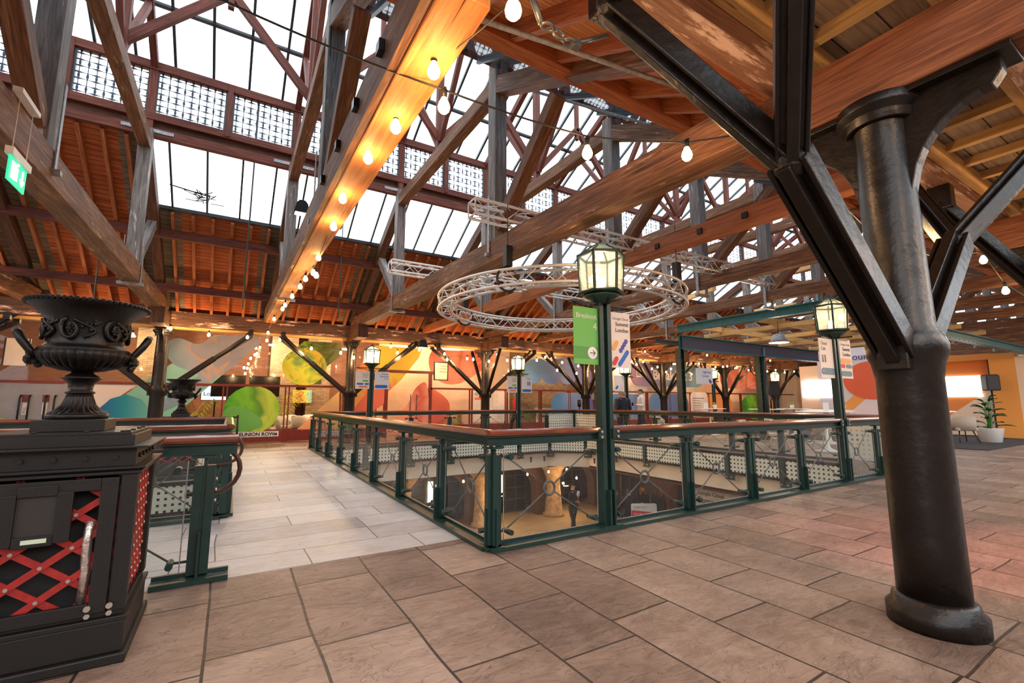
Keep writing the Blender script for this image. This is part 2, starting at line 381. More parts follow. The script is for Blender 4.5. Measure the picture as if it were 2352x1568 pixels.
def lamp_light(name, loc, energy, col, parent=None, r=.04, spot=None):
    l = bpy.data.lights.new(name, 'SPOT' if spot else 'POINT'); l.energy = energy; l.color = col; l.shadow_soft_size = r
    if spot: l.spot_size = spot[0]; l.spot_blend = .7
    o = bpy.data.objects.new(name, l); COL.objects.link(o); o.location = loc
    if spot: o.rotation_euler = (V(spot[1]) - V(loc)).to_track_quat('-Z', 'Y').to_euler()
    if parent is not None: o.parent = parent
    return o
WARM = (1.0, .55, .24); WARM2 = (1.0, .70, .42)

# ================================================================== SETTING
X0, X1, Y0, Y1 = 2.12, 11.5, 3.83, 14.5     # main opening
CH = 1.0                                     # chamfer of the opening's far and right corners
def slab(name, polys, mat, z=0, t=.25):
    mb = MB()
    for p in polys: mb.prism(p, ((0, 0, z - t), (1, 0, 0), (0, 1, 0), (0, 0, 1)), t)
    return tag(mb.build(name, mat), kind='structure')
LX = -.03; LY0, LY1 = 6.45, 9.75             # left opening
slab('floor', [[(-12, -9), (45, -9), (45, 3.83), (-12, 3.83)], [(-12, 3.83), (X0, 3.83), (X0, 4.2), (-12, 4.2)]], M['stonefloor'])
slab('floor', [[(LX, 4.2), (X0, 4.2), (X0, Y1 + .9), (LX, Y1 + .9)], [(-12, 4.2), (LX, 4.2), (LX, LY0), (-12, LY0)], [(-12, LY1), (LX, LY1), (LX, Y1 + .9), (-12, Y1 + .9)]], M['stonewalk'])
slab('floor', [[(-12, Y1 + .9), (45, Y1 + .9), (45, 24), (-12, 24)], [(X0, Y1), (X1, Y1), (X1, Y1 + .9), (X0, Y1 + .9)], [(X1, Y0), (45, Y0), (45, Y1 + .9), (X1, Y1 + .9)], [(X1 - CH, Y1), (X1, Y1 - CH), (X1, Y1)], [(X1 - CH, Y0), (X1, Y0), (X1, Y0 + CH)]], M['stonefloor'])
# lower level
tag(MB().box(-12, 20, 1, 24, -3.5, -3.4).build('floor', M['lowfloor']), kind='structure')

def fascia(parent_label, P, Q, out, n, label):
    "grey perforated edge panels hung along the edge of an opening; out points into the opening"
    P = V(P); Q = V(Q); out = V(out); d = (Q - P).normalized(); L = (Q - P).length / n
    root = empty('edge_panel_run', tuple(P), label, 'floor edge panels')
    B = Matrix.Translation(-P)
    for i in range(n):
        a = P + d * (L * i + .09); b = P + d * (L * (i + 1) - .09)
        mb = MB(); q = out * .05
        mb.quad(*[V(k) - P for k in (a + q + V((0, 0, -.5)), b + q + V((0, 0, -.5)), b + q + V((0, 0, -.08)), a + q + V((0, 0, -.08)))])
        o = mb.build('perforated_panel', M['grille'], root)
    fr = MB()
    for z in (-.04, -.54): fr.bar(out * .04 + V((0, 0, z)), Q - P + out * .04 + V((0, 0, z)), .06, .05)
    fr.bar(out * .0 + V((0, 0, -.29)), Q - P + V((0, 0, -.29)), .03, .5)
    fr.build('edge_frame', M['ironm'], root)
    for i in range(n + 1):
        c = d * (L * i); mb = MB(); mb.bar(c + out * .06 + V((0, 0, .0)), c + out * .06 + V((0, 0, -.62)), .1, .06, up=tuple(out)); mb.bar(c + out * .05 + d * .06 + V((0, 0, -.52)), c + out * .05 + d * .06 + V((0, 0, -.72)), .26, .03, up=tuple(out))
        br = mb.build('bracket', M['steel'], root)
        for s in (-.02, .12):
            k = c + out * .075 + d * s + V((0, 0, -.64)); MB().cyl(k, k + out * .02, .02, 8).build('bolt', M['bolt'], br)
    return root
fascia('far', (X0 + .1, Y1, 0), (X1 - CH, Y1, 0), (0, -1, 0), 6, 'grey perforated edge panels under the far side rail of the main opening')
fascia('farc', (X1 - CH, Y1, 0), (X1, Y1 - CH, 0), V((-1, -1, 0)).normalized(), 1, 'grey perforated edge panel across the far corner of the main opening')
fascia('right', (X1, Y1 - CH, 0), (X1, Y0 + CH, 0), (-1, 0, 0), 6, 'grey perforated edge panels under the right hand rail of the main opening')
fascia('rc', (X1, Y0 + CH, 0), (X1 - CH, Y0, 0), V((-1, 1, 0)).normalized(), 1, 'grey perforated edge panel across the near right corner of the main opening')
fascia('leftb', (-6, LY1, 0), (LX, LY1, 0), (0, -1, 0), 4, 'grey perforated edge panels beyond the glass beside the left walkway')

# cream walls below the edges and the vaulted lower hall
def lower_wall(name, P, Q, out, z0, z1, mat):
    P = V(P); Q = V(Q); o = V(out)
    mb = MB(); mb.quad(P + V((0, 0, z0)), Q + V((0, 0, z0)), Q + V((0, 0, z1)), P + V((0, 0, z1)))
    mb.quad(P - o * .15 + V((0, 0, z0)), Q - o * .15 + V((0, 0, z0)), Q + V((0, 0, z0)), P + V((0, 0, z0)))
    return tag(mb.build(name, mat), kind='structure')
lower_wall('wall_far', (X0 - .6, Y1 + .12, 0), (X1 - CH, Y1 + .12, 0), (0, -1, 0), -1.12, -.25, M['cream'])
lower_wall('wall_corner', (X1 - CH, Y1 + .12, 0), (X1 + .12, Y1 - CH, 0), (-.7, -.7, 0), -1.08, -.25, M['cream'])
lower_wall('wall_right', (X1 + .12, Y1 - CH, 0), (X1 + .12, Y0, 0), (-1, 0, 0), -1.02, -.25, M['cream'])
lower_wall('wall_near', (X0 - .6, Y0 - .1, 0), (X1 + .2, Y0 - .1, 0), (0, 1, 0), -1.32, -.25, M['cream'])
lower_wall('wall_walkway', (X0 - .12, Y0 - .1, 0), (X0 - .12, Y1 + .2, 0), (1, 0, 0), -1.32, -.25, M['cream'])
lower_wall('wall_left', (-8, LY1 + .1, 0), (LX + .1, LY1 + .1, 0), (0, -1, 0), -3.4, -.25, M['cream'])
# soffit of the lower hall
for k, (x0, x1, y0, y1) in enumerate(((X0 - .5, 20, Y1 + .25, 24), (X1 + .25, 20, 1, Y1 + .25))):
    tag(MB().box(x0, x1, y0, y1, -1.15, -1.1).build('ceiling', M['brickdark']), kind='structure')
def arch_wall(P, u, L, n, z0, z1, mat, rad=1.25, t=.5, spring=-2.35):
    "brick wall pierced by n arches between stone piers"
    P = V(P); u = V(u); w = L / n; mb = MB()
    for i in range(n):
        c = w * (i + .5); pts = [(c - rad, z0)]
        for k in range(13):
            a = PI - PI * k / 12; pts.append((c + rad * math.cos(a), spring + .95 * math.sin(a)))
        pts.append((c + rad, z0))
        left = [(w * i, z0), (w * i, z1), (c, z1)] ; right = [(c, z1), (w * (i + 1), z1), (w * (i + 1), z0)]
        h = len(pts) // 2
        mb.prism([(w * i, z0)] + pts[:h + 1][0:1] + pts[1:h + 1] + [(c, z1), (w * i, z1)], (P, u, (0, 0, 1), u.cross(V((0, 0, 1)))), t)
        mb.prism(pts[h:] + [(w * (i + 1), z0), (w * (i + 1), z1), (c, z1)], (P, u, (0, 0, 1), u.cross(V((0, 0, 1)))), t)
    return tag(mb.build('wall_vaults', mat), kind='structure')
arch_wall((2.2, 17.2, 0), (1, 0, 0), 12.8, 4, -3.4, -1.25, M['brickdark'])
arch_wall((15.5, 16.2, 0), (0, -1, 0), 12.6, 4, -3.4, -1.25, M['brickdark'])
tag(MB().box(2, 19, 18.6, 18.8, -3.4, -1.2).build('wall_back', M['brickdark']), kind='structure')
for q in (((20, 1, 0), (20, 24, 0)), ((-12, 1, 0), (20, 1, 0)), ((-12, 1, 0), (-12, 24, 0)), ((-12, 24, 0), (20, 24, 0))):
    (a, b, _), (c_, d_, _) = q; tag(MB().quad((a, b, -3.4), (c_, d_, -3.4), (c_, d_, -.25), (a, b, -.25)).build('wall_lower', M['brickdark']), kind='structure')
tag(MB().box(15.7, 15.75, 3, 16, -3.4, -1.2).build('wall_arcade', M['darkgrey']), kind='structure')
# dark glazed shop fronts in the arches
for i in range(4):
    cx = 2.2 + 3.2 * (i + .5)
    r = empty('shop_front', (cx, 17.75, -3.4), ['leftmost dark gridded shopfront in the lower arcade', 'second dark gridded shopfront in the lower arcade', 'dark gridded shopfront behind the standing steward downstairs', 'rightmost dark gridded shopfront in the lower arcade'][i], 'shopfront')
    MB().box(-1.3, 1.3, 0, .04, 0, 2.1).build('panel', M['black'], r)
    g = MB()
    for k in range(6): g.box(-1.3 + k * .52 - .02, -1.3 + k * .52 + .02, -.04, 0, 0, 2.1)
    for k in range(5): g.box(-1.3, 1.3, -.04, 0, k * .5, k * .5 + .035)
    g.build('glazing_grid', M['darkgrey'], r)
    if i in (1, 2): MB().box(-.1, .1, -.06, -.045, .7, 1.6).build('lit_window', M['shade'], r)
# stone piers
for i, (x, y) in enumerate(((5.4, 16.3), (8.6, 16.3), (12.0, 16.3), (14.4, 15.6))):
    p = MB().lathe([(.46, 0), (.45, .1), (.38, .14), (.33, .7), (.29, 1.25), (.30, 1.5), (.42, 1.85), (.7, 2.15)], (0, 0, 0), 20).build('stone_pier', M['stone'], loc=None)
    p.location = (x, y, -3.4)
    tag(p, ['stone pier far left in the lower arcade', 'stone pier beside the lit arch downstairs', 'flared stone pier lit by a lamp behind the steward downstairs', 'rough stone pier at the right end of the lower arcade'][i], 'stone pier')

# ------------------------------------------------------------------ roof
SP = 2.52; TX = [-1.80 + SP * k for k in range(-3, 17)]; TX = [x + (.10 if k > 4 else 0) for k, x in enumerate(TX)]
TX = [-9.36, -6.84, -4.32, -1.80, .87, 3.38, 5.88] + [5.88 + 2.515 * k for k in range(1, 14)]
XA, XB = TX[0] - 1, TX[-1] + .5
def fz(Y): return 3.98 + .6 * (15.75 - Y)      # underside of the far boarding
def nz(Y): return 4.12 + .56 * (Y - 1.4)       # underside of the near boarding
def truss(x, k):
    lab = {0: 'roof truss at the far left end', 1: 'roof truss second from the left end', 2: 'roof truss third from the left end, above the urn', 3: 'weathered roof truss with the green exit sign hanging from it', 4: 'roof truss with the bright orange tie beam above the walkway', 5: 'roof truss whose brown tie beam crosses the centre of the view', 6: 'red brown roof truss with square bolt plates, behind the near lamp post', 7: 'roof truss just beyond the one with square bolt plates'}
    r = empty('roof_truss', (x, 8.5, 3.6), lab.get(k, 'dark timber roof truss, ' + ordw(k) + ' from the left end of the hall'), 'roof truss')
    if k > 7: r['group'] = 'far roof trusses'
    o = V((x, 8.5, 3.6)); L = lambda y, z, dx=0: V((dx, y - 8.5, z - 3.6))
    tm = {4: 'tiepine', 3: 'tie', 6: 'woodorange'}.get(k, 'tie')
    nz_ = 3.48 if k < 6 else 3.80; mb = MB(); mb.bar(L(15.95, 3.92 if k < 6 else 3.94), L(1.85, nz_), .27 if k < 6 else .22, .35 if k < 6 else .25); t = mb.build('tie_beam', M[tm], r, .012)
    if k == 4:
        MB().bar(L(15.9, 3.93, -.16), L(1.85, 3.49, -.16), .06, .34).build('side_plank', M['tie'], t)
    if k in (4, 6):
        for y in (2.0, 2.7, 3.4, 4.1, 4.9): MB().bar(L(y, (3.78 + .01 * y) if k == 6 else (3.47 + .03 * y), -.11 if k == 6 else -.19), L(y, (3.78 + .01 * y) if k == 6 else (3.47 + .03 * y), -.14 if k == 6 else -.23), .08, .08).build('bolt_plate', M['ironm'], t)
    for Y in (6.0, 11.05):
        q = MB().bar(L(Y, 3.7), L(Y, 6.72), .25, .21, up=(1, 0, 0)).build('queen_post', M['grey'], r, .01)
        s = -1 if Y < 8 else 1
        st = MB()
        for dx in (-.15, .15): st.bar(L(Y, 3.55, dx), L(Y, 4.5, dx), .012, .06, up=(0, 1, 0))
        st.bar(L(Y, 3.56, -.2), L(Y, 3.56, .2), .07, .05); st.build('iron_strap', M['strap'], q)
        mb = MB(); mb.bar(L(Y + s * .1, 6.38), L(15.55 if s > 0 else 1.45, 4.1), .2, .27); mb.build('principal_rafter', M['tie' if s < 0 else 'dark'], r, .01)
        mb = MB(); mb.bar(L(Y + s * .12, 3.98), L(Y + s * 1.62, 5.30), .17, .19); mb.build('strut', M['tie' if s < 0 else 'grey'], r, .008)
        if s > 0: pass
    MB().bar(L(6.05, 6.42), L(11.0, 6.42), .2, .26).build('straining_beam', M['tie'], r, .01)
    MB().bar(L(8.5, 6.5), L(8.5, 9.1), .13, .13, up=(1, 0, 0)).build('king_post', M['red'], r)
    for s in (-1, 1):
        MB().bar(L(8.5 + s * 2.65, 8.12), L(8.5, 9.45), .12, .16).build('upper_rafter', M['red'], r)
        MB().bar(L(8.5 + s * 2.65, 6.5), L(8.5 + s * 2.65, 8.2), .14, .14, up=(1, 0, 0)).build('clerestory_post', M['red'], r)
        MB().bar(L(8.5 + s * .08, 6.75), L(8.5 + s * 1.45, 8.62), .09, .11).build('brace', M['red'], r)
    return r
for k, x in enumerate(TX): truss(x, k)
def beam(name, a, b, w, h, mat, label, cat='roof beam', group=None, bev=.01):
    mb = MB(); a = V(a); b = V(b); mb.bar(V((0, 0, 0)), b - a, w, h); o = mb.build(name, M[mat], None, bev); o.location = a
    return tag(o, label, cat, group)
beam('wall_plate', (XA, 15.85, 3.66), (XB, 15.85, 3.66), .3, .42, 'plate', 'long timber plate with peeling pink paint above the coloured shopfronts')
beam('plate_ledge', (XA, 16.0, 3.42), (XB, 16.0, 3.42), .2, .08, 'pale', 'thin pale ledge board under the peeling timber plate')
for Y, nm in ((13.15, 'upper'), (14.75, 'lower')):
    beam('purlin', (XA, Y, fz(Y) - .27), (XB, Y, fz(Y) - .27), .13, .2, 'red', nm + ' purlin below the far orange boarded slope')
beam('glazing_rail', (XA, 11.15, 6.72), (XB, 11.15, 6.72), .12, .2, 'red', 'red rail along the top of the lower skylight')
beam('gap_board', (XA, 11.2, 6.88), (XB, 11.2, 6.88), .03, .2, 'dark', 'dark board closing the gap between lower skylight and clerestory')
beam('glazing_rail', (XA, 11.12, 7.05), (XB, 11.12, 7.05), .12, .17, 'red', 'red sill rail below the patterned clerestory panes')
beam('glazing_rail', (XA, 11.12, 8.14), (XB, 11.12, 8.14), .14, .18, 'red', 'red head rail above the patterned clerestory panes')
beam('ridge_beam', (XA, 8.5, 9.5), (XB, 8.5, 9.5), .1, .2, 'red', 'ridge beam at the very top of the roof')
beam('purlin', (XA, 5.9, 6.84), (XB, 5.9, 6.84), .15, .24, 'red', 'red purlin carried on the heads of the near queen posts')
beam('purlin', (XA, 4.08, nz(4.08) - .16), (XB, 4.08, nz(4.08) - .16), .2, .28, 'woodorange', 'orange purlin along the lower edge of the blue glazing strip')
beam('purlin', (XA, 2.2, nz(2.2) - .24), (XB, 2.2, nz(2.2) - .24), .12, .16, 'woodorange', 'orange purlin low on the near boarded slope')
beam('wall_plate', (XA, 1.70, 3.90), (XB, 1.70, 3.90), .22, .34, 'patch', 'patchy pale timber plate near the top of the view, on the iron column')
beam('wall_plate', (XA, .62, 3.90), (XB, .62, 3.90), .24, .34, 'patch', 'twin patchy timber plate behind the nearer one, on the iron column')
beam('glazing_rail', (XA, 5.85, 8.14), (XB, 5.85, 8.14), .14, .18, 'red', 'head rail of the near side clerestory')
# longitudinal braces between king posts
for k in range(len(TX) - 1):
    a, b = TX[k], TX[k + 1]; m = (a + b) / 2; r = empty('ridge_brace', (m, 8.5, 6.8), 'pair of red timbers rising to the ridge, ' + ordw(k) + ' pair from the left', 'roof brace', 'ridge braces')
    for x in (a, b): MB().bar(V((x - m, 0, 0)), V((0, 0, 1.5)), .10, .13).build('brace_arm', M['red'], r)
    MB().bar(V((0, 0, 1.2)), V((0, 0, 2.7)), .09, .09, up=(1, 0, 0)).build('brace_post', M['red'], r)
# bays: boarding, rafters, glazing
def bay(k):
    a, b = TX[k], TX[k + 1]; m = (a + b) / 2; w = b - a
    top = 12.73 if a > -2 else 11.2
    o = V((m, 13, 4)); 
    mb = MB(); f = lambda x, y, d=0: V((x - m, y - 13, fz(y) + d - 4))
    mb.quad(f(a + .5, 16.2), f(b - .5, 16.2), f(b - .5, top), f(a + .5, top))
    c = mb.build('ceiling', M['boards']); c.location = o; tag(c, kind='structure')
    mb = MB()
    for p, q in ((a, a + .5), (b - .5, b)): mb.quad(f(p, 16.2), f(q, 16.2), f(q, top), f(p, top))
    mb.build('grey_boards', M['fibre'], c)
    for i in range(6):
        x = a + w * (i + .5) / 6 if i else a + .32
        x = a + .34 + (w - .68) * i / 5
        MB().bar(f(x, 15.98, -.08), f(x, top + .02, -.08), .065, .15).build('rafter', M['woodorange'], c)
    MB().bar(f(a, top, -.02), f(b, top, -.02), .05, .08).build('edge_trim', M['frame_dark'], c)
    # back side, so no light leaks through the boards
    if top > 12:
        g = MB(); n = 4; g.quad(f(a, 12.7, .05), f(b, 12.7, .05), f(b, 11.15, .05), f(a, 11.15, .05)); w1 = g.build('window', M['pane']); w1.location = o; tag(w1, kind='structure')
        for i in range(n):
            x = a + w * (i + .5) / n; MB().bar(f(x, 12.75, .02), f(x, 11.12, .02), .04, .07).build('glazing_bar', M['frame_dark'], w1)
    # clerestory
    w2 = None
    for p, q in ((a, m), (m, b)):
        g = MB(); g.quad((p + .07, 11.15, 7.14), (q - .07, 11.15, 7.14), (q - .07, 11.15, 8.05), (p + .07, 11.15, 8.05))
        w2 = tag(g.build('window', M['fret']), kind='structure')
        fr = MB()
        for x in (p + .07, q - .07): fr.box(x - .02, x + .02, 11.1, 11.18, 7.12, 8.07)
        for z in (7.13, 8.06): fr.box(p + .05, q - .05, 11.1, 11.18, z - .015, z + .015)
        fr.build('window_frame', M['frame_dark'], w2)
    MB().bar((m, 11.1, 7.0), (m, 11.1, 8.2), .12, .1, up=(1, 0, 0)).build('mullion', M['red'], w2)
    # upper glazing, both slopes
    for s in (1, -1):
        u = lambda x, t: V((x, 8.5 + s * 2.75 * (1 - t), 8.2 + 1.4 * t))
        g = MB(); g.quad(u(a, 0), u(b, 0), u(b, 1), u(a, 1)); w3 = tag(g.build('window', M['pane'] if s > 0 else M['pane']), kind='structure')
        for i in range(4):
            x = a + w * (i + .5) / 4; MB().bar(u(x, 0), u(x, 1), .05, .07).build('glazing_bar', M['frame_dark'], w3)
        MB().bar(u(a, .42), u(b, .42), .1, .05).build('cross_rail', M['frame_dark'], w3)
    # near slope
    f2 = lambda x, y, d=0: V((x, y, nz(y) + d))
    c2 = tag(MB().quad(f2(a, 1.75), f2(b, 1.75), f2(b, 4.2), f2(a, 4.2)).build('ceiling', M['boardsn']), kind='structure')
    for i in range(4):
        x = a + .3 + (w - .6) * i / 3; MB().bar(f2(x, 1.8, -.10), f2(x, 4.1, -.10), .085, .19).build('rafter', M['woodorange'], c2)
    w4 = tag(MB().quad(f2(a, 4.2, .02), f2(b, 4.2, .02), f2(b, 5.9, .02), f2(a, 5.9, .02)).build('window', M['panet']), kind='structure')
    for i in range(3):
        x = a + w * (i + .5) / 3; MB().bar(f2(x, 4.2), f2(x, 5.9), .05, .06).build('glazing_bar', M['frame_dark'], w4)
    w5 = tag(MB().quad((a, 5.85, 6.95), (b, 5.85, 6.95), (b, 5.85, 8.05), (a, 5.85, 8.05)).build('window', M['fret']), kind='structure')
for k in range(len(TX) - 1): bay(k)
# gutter soffit over the near column row
for k in range(3, 12):
    a = -1.8 + 1.683 * k - 3.37; 
    s = tag(MB().box(a, a + 1.683, .74, 1.59, 4.02, 4.06).build('ceiling', M['boardp']), kind='structure')
    for i in range(3): MB().bar((a + .28 + i * .56, .74, 3.98), (a + .28 + i * .56, 1.59, 3.98), .08, .08).build('joist', M['pale'], s)
    for y in (.80, 1.53): MB().bar((a, y, 3.94), (a + 1.683, y, 3.94), .11, .12).build('batten', M['pale'], s)
# mirrored roof behind the camera (its slope only)
tag(MB().quad((XA, .6, 4.2), (XB, .6, 4.2), (XB, -3.5, 6.6), (XA, -3.5, 6.6)).build('ceiling', M['fibre']), kind='structure')
tag(MB().quad((-12, -9, 0), (45, -9, 0), (45, -9, 4.2), (-12, -9, 4.2)).build('wall_behind', M['brickred']), kind='structure')

# ------------------------------------------------------------------ iron columns with raking struts
def hbar(mb, a, b, w=.13, h=.19):
    "cast strut: web with three ribs"
    a = V(a); b = V(b); _, _, d, r, u, L = mb.frame(a, b)
    mb.bar(a, b, w, h * .34); mb.bar(a, b, w * .42, h)
    for s in (-1, 1): mb.bar(a + r * s * w * .5, b + r * s * w * .5, w * .18, h * .62)
    return mb
def column(x, y, label, arms=2, detail=True, group=None):
    c = empty('iron_column', (x, y, 0), label, 'iron column', group)
    n = 40 if detail else 20
    MB().lathe([(.235, 0), (.235, .09), (.205, .12), (.2, .15), (.17, .17)], (0, 0, 0), n).build('base', M['iron'], c)
    MB().lathe([(.175, .12), (.172, .5), (.17, 1.0), (.168, 1.45), (.185, 1.55), (.205, 1.60), (.21, 1.66), (.19, 1.72), (.16, 1.78), (.155, 2.2), (.15, 2.8), (.15, 3.15), (.175, 3.2), (.18, 3.25)], (0, 0, 0), n).build('shaft', M['iron'], c)
    # bracket capital, along y
    cp = MB()
    for s in (-1, 1):
        pts = [(0, 3.27), (.60, 3.27), (.60, 3.19), (.55, 3.12)]
        pts += [(.15 + .43 * (1 - math.sin(a)), 3.13 - .52 * (1 - math.cos(a))) for a in [PI / 2 * i / 8 for i in range(1, 8)]] + [(.13, 2.58), (0, 2.55)]
        cp.prism([(s * p[0], p[1]) for p in pts], ((-.05, 0, 0), (0, 1, 0), (0, 0, 1), (1, 0, 0)), .10)
        cp.bar((0, s * .1, 3.28), (0, s * .66, 3.28), .26, .035)
    cp.lathe([(.19, 3.14), (.2, 3.2), (.24, 3.24), (.24, 3.3)], (0, 0, 0), n)
    cp.build('capital', M['iron'], c, .006)
    MB().bar((0, -1.5, 3.51), (0, .68, 3.51), .3, .42).build('cross_beam', M['patchd' if detail else 'dark'], c, .01)
    for s in (-1, 1):
        st = MB(); F = V((s * 1.22, 0, 2.56)); q_ = 1 if detail else .66; hbar(st, (s * .13, 0, 1.62), F + V((s * .02, 0, .02)), .17 * q_, .24 * q_)
        for t in (-1, 1):
            E = V((s * 2.0, t * .50, 3.50)) if detail else V((s * 2.1, t * .3, 3.30)); hbar(st, F, E, .13 * q_, .18 * q_)
        if detail:
            st.ball(F + V((0, 0, 0)), .1, 12)
        for t in (-1, 1):
            if detail: st.ball((s * 2.0, t * .50, 3.50), .09, 10); st.bar((s * 2.0, t * .50, 3.46), (s * 2.0, t * .50, 3.73), .2, .15)
            else: st.bar((s * 2.1, t * .3, 3.28), (s * 2.1, t * .3, 3.45), .12, .12)
        st.bar((s * .17, 0, 1.5), (s * .17, 0, 1.72), .16, .1)
        st.build('raking_strut', M['iron'], c, .008 if detail else 0)
    if arms == 4:
        for t in (-1, 1):
            st = MB(); hbar(st, (0, t * .13, 1.62), (0, t * 1.2, 3.4), .09, .12); st.build('cross_strut', M['iron'], c)
    return c
column(3.66, 1.17, 'large black iron column standing in the right foreground')
column(8.72, 1.17, 'black iron column just outside the right edge, its strut reaching in', 2, True)
column(-1.40, 1.17, 'black iron column just outside the left edge of the view', 2, True)
fl = ['black iron column left of the small urn, before the teal mural', 'black iron column before the yellow and green mural', 'four armed iron column before the coral mural', 'four armed iron column before the pale blue mural', 'four armed iron column below the big breakout lettering', 'four armed iron column before the orange discs', 'four armed iron column beside the green disc at the hall end', 'last iron column of the far row']
for k in range(8):
    x = -1.73 + 5.06 * k; column(x, 15.75, fl[k], 4 if k >= 2 else 2, False)
column(-6.8, 15.75, 'black iron column at the far left behind the large urn', 2, False)
# tie arches at mid span under the plate
for k in range(-1, 7):
    x = -1.73 + 5.06 * k + 2.53
    r = MB().tube(arc((0, 0, -.12), .62, PI * .12, PI * .88, 12), .045, 8).build('arch_link', M['iron']); r.location = (x, 15.75, 3.1)
    tag(r, 'short curved iron link below the far plate, ' + ordw(k + 1) + ' from the left', 'iron arch', 'strut links')

# ------------------------------------------------------------------ railings
def railing(P, d, w, posts, label, lamps=(), perf=(), endcap=True, noglass=(), r0=0, r1=0):
    "P start, d direction, w direction towards the opening, posts = distances along d"
    P = V(P); d = V(d); w = V(w); up = V((0, 0, 1)); L = posts[-1]
    root = empty('glass_railing', tuple(P), label, 'railing')
    T = lambda u, v, z: d * u + w * v + up * z
    # handrail (rounded)
    prof = [(-.062, .0), (-.066, .018), (-.055, .04), (-.03, .052), (.03, .052), (.055, .04), (.066, .018), (.062, .0)]
    segs = []; cuts = [0 - r0] + [p for l in lamps for p in (l - .1, l + .1)] + [L + r1]
    for a, b in zip(cuts[::2], cuts[1::2]):
        mb = MB(); mb.prism(prof, (T(a, 0, 1.0), tuple(w), (0, 0, 1), tuple(d)), b - a); mb.build('handrail', M['handrail'], root)
    ch = MB()
    for a, b in zip(cuts[::2], cuts[1::2]):
        ch.bar(T(a, 0, .99), T(b, 0, .99), .09, .014); ch.bar(T(a, 0, .915), T(b, 0, .915), .09, .014); ch.bar(T(a, 0, .95), T(b, 0, .95), .02, .08)
    ch.build('top_channel', M['steel'], root)
    bs = MB(); bs.bar(T(-r0, -.03, .02), T(L + r1, -.03, .02), .16, .035); bs.bar(T(-r0, .03, .045), T(L + r1, .03, .045), .03, .03); bs.build('base_channel', M['steel'], root)
    for i, u in enumerate(posts):
        if u in lamps: continue
        pm = MB()
        for s in (-1, 1): pm.bar(T(u + s * .04, .0, .05), T(u + s * .04, .0, .83), .055, .07, up=tuple(w))
        pm.bar(T(u, 0, .04), T(u, 0, .90), .022, .045, up=tuple(w)); pm.bar(T(u, -.06, .03), T(u, -.06, .36), .016, .05, up=tuple(w))
        pm.bar(T(u - .1, 0, .03), T(u + .1, 0, .03), .14, .02); pm.bar(T(u - .09, 0, .895), T(u + .09, 0, .895), .1, .018)
        po = pm.build('post', M['steel'], root)
        bt = MB()
        for s in (-.07, .07): bt.cyl(T(u + s, -.03, .905), T(u + s, -.03, .915), .012, 6)
        for z in (.72, .64, .56): bt.cyl(T(u + .07, .02, z), T(u + .085, .02, z), .013, 6)
        bt.build('bolt', M['bolt'], po)
    for i in range(len(posts) - 1):
        a, b = posts[i], posts[i + 1]
        if i in perf:
            MB().quad(T(a + .1, 0, .08), T(b - .1, 0, .08), T(b - .1, 0, .86), T(a + .1, 0, .86)).build('perforated_panel', M['grille'], root); continue
        if i not in noglass:
            g = MB(); g.quad(T(a + .11, 0, .07), T(b - .11, 0, .07), T(b - .11, 0, .87), T(a + .11, 0, .87)); gp = g.build('glass_panel', M['glass'], root)
            MB().bar(T(a + .11, 0, .07), T(a + .11, 0, .87), .008, .004, up=tuple(w)).bar(T(b - .11, 0, .07), T(b - .11, 0, .87), .008, .004, up=tuple(w)).bar(T(a + .11, 0, .07), T(b - .11, 0, .07), .008, .004).build('glass_edge', M['strap'], gp)
        br = MB(); c = T((a + b) / 2, .07, .46); R = .065
        ring = [c + d * R * math.cos(q) + up * R * math.sin(q) for q in [2 * PI * k / 20 for k in range(20)]]
        br.tube(ring, .013, 6, closed=True)
        for su, z in ((a + .17, .80), (a + .17, .13), (b - .17, .80), (b - .17, .13)):
            e = T(su, .07, z); dirv = (e - c).normalized(); br.cyl(c + dirv * R, e, .0075, 6)
        cb = br.build('cross_brace', M['rod'], root)
        for su, z in ((a + .17, .80), (a + .17, .13), (b - .17, .80), (b - .17, .13)):
            s = -1 if su < (a + b) / 2 else 1
            MB().cyl(T(su, -.05, z), T(su, .09, z), .024, 12).cyl(T(su, .05, z), T(su + s * .14, .05, z), .010, 6).build('glass_clamp', M['steel'], cb)
    return root
PY = [0, 1.2, 2.59, 3.98, 5.37, 6.76, 8.15, 9.59, 10.8]
railing((X0 - .03, 3.76, 0), (0, 1, 0), (1, 0, 0), PY, 'glass railing with wooden handrail running along the light walkway', r1=.0)
PXn = [0, 1.36, 2.7, 4.0, 5.3, 6.64, 7.9, 9.42]
railing((X0 - .03, 3.76, 0), (1, 0, 0), (0, 1, 0), PXn, 'nearest glass railing, carrying the lamp post with the green sign', lamps=(1.36, 6.64), perf=(7,), r0=.06)
PXf = [0, 1.6, 2.95, 4.3, 5.67, 7.05, 8.35, 9.75]
railing((X0 - .03, 14.56, 0), (1, 0, 0), (0, -1, 0), PXf, 'far glass railing in front of the coral mural', lamps=(1.6, 7.05), perf=(6,))
PYr = [0, 1.3, 2.67, 4.0, 5.33, 6.66, 7.95, 9.4, 10.8]
railing((X1 + .28, 3.76, 0), (0, 1, 0), (-1, 0, 0), PYr, 'right hand glass railing in front of the white high tables', lamps=(), perf=(0, 7))
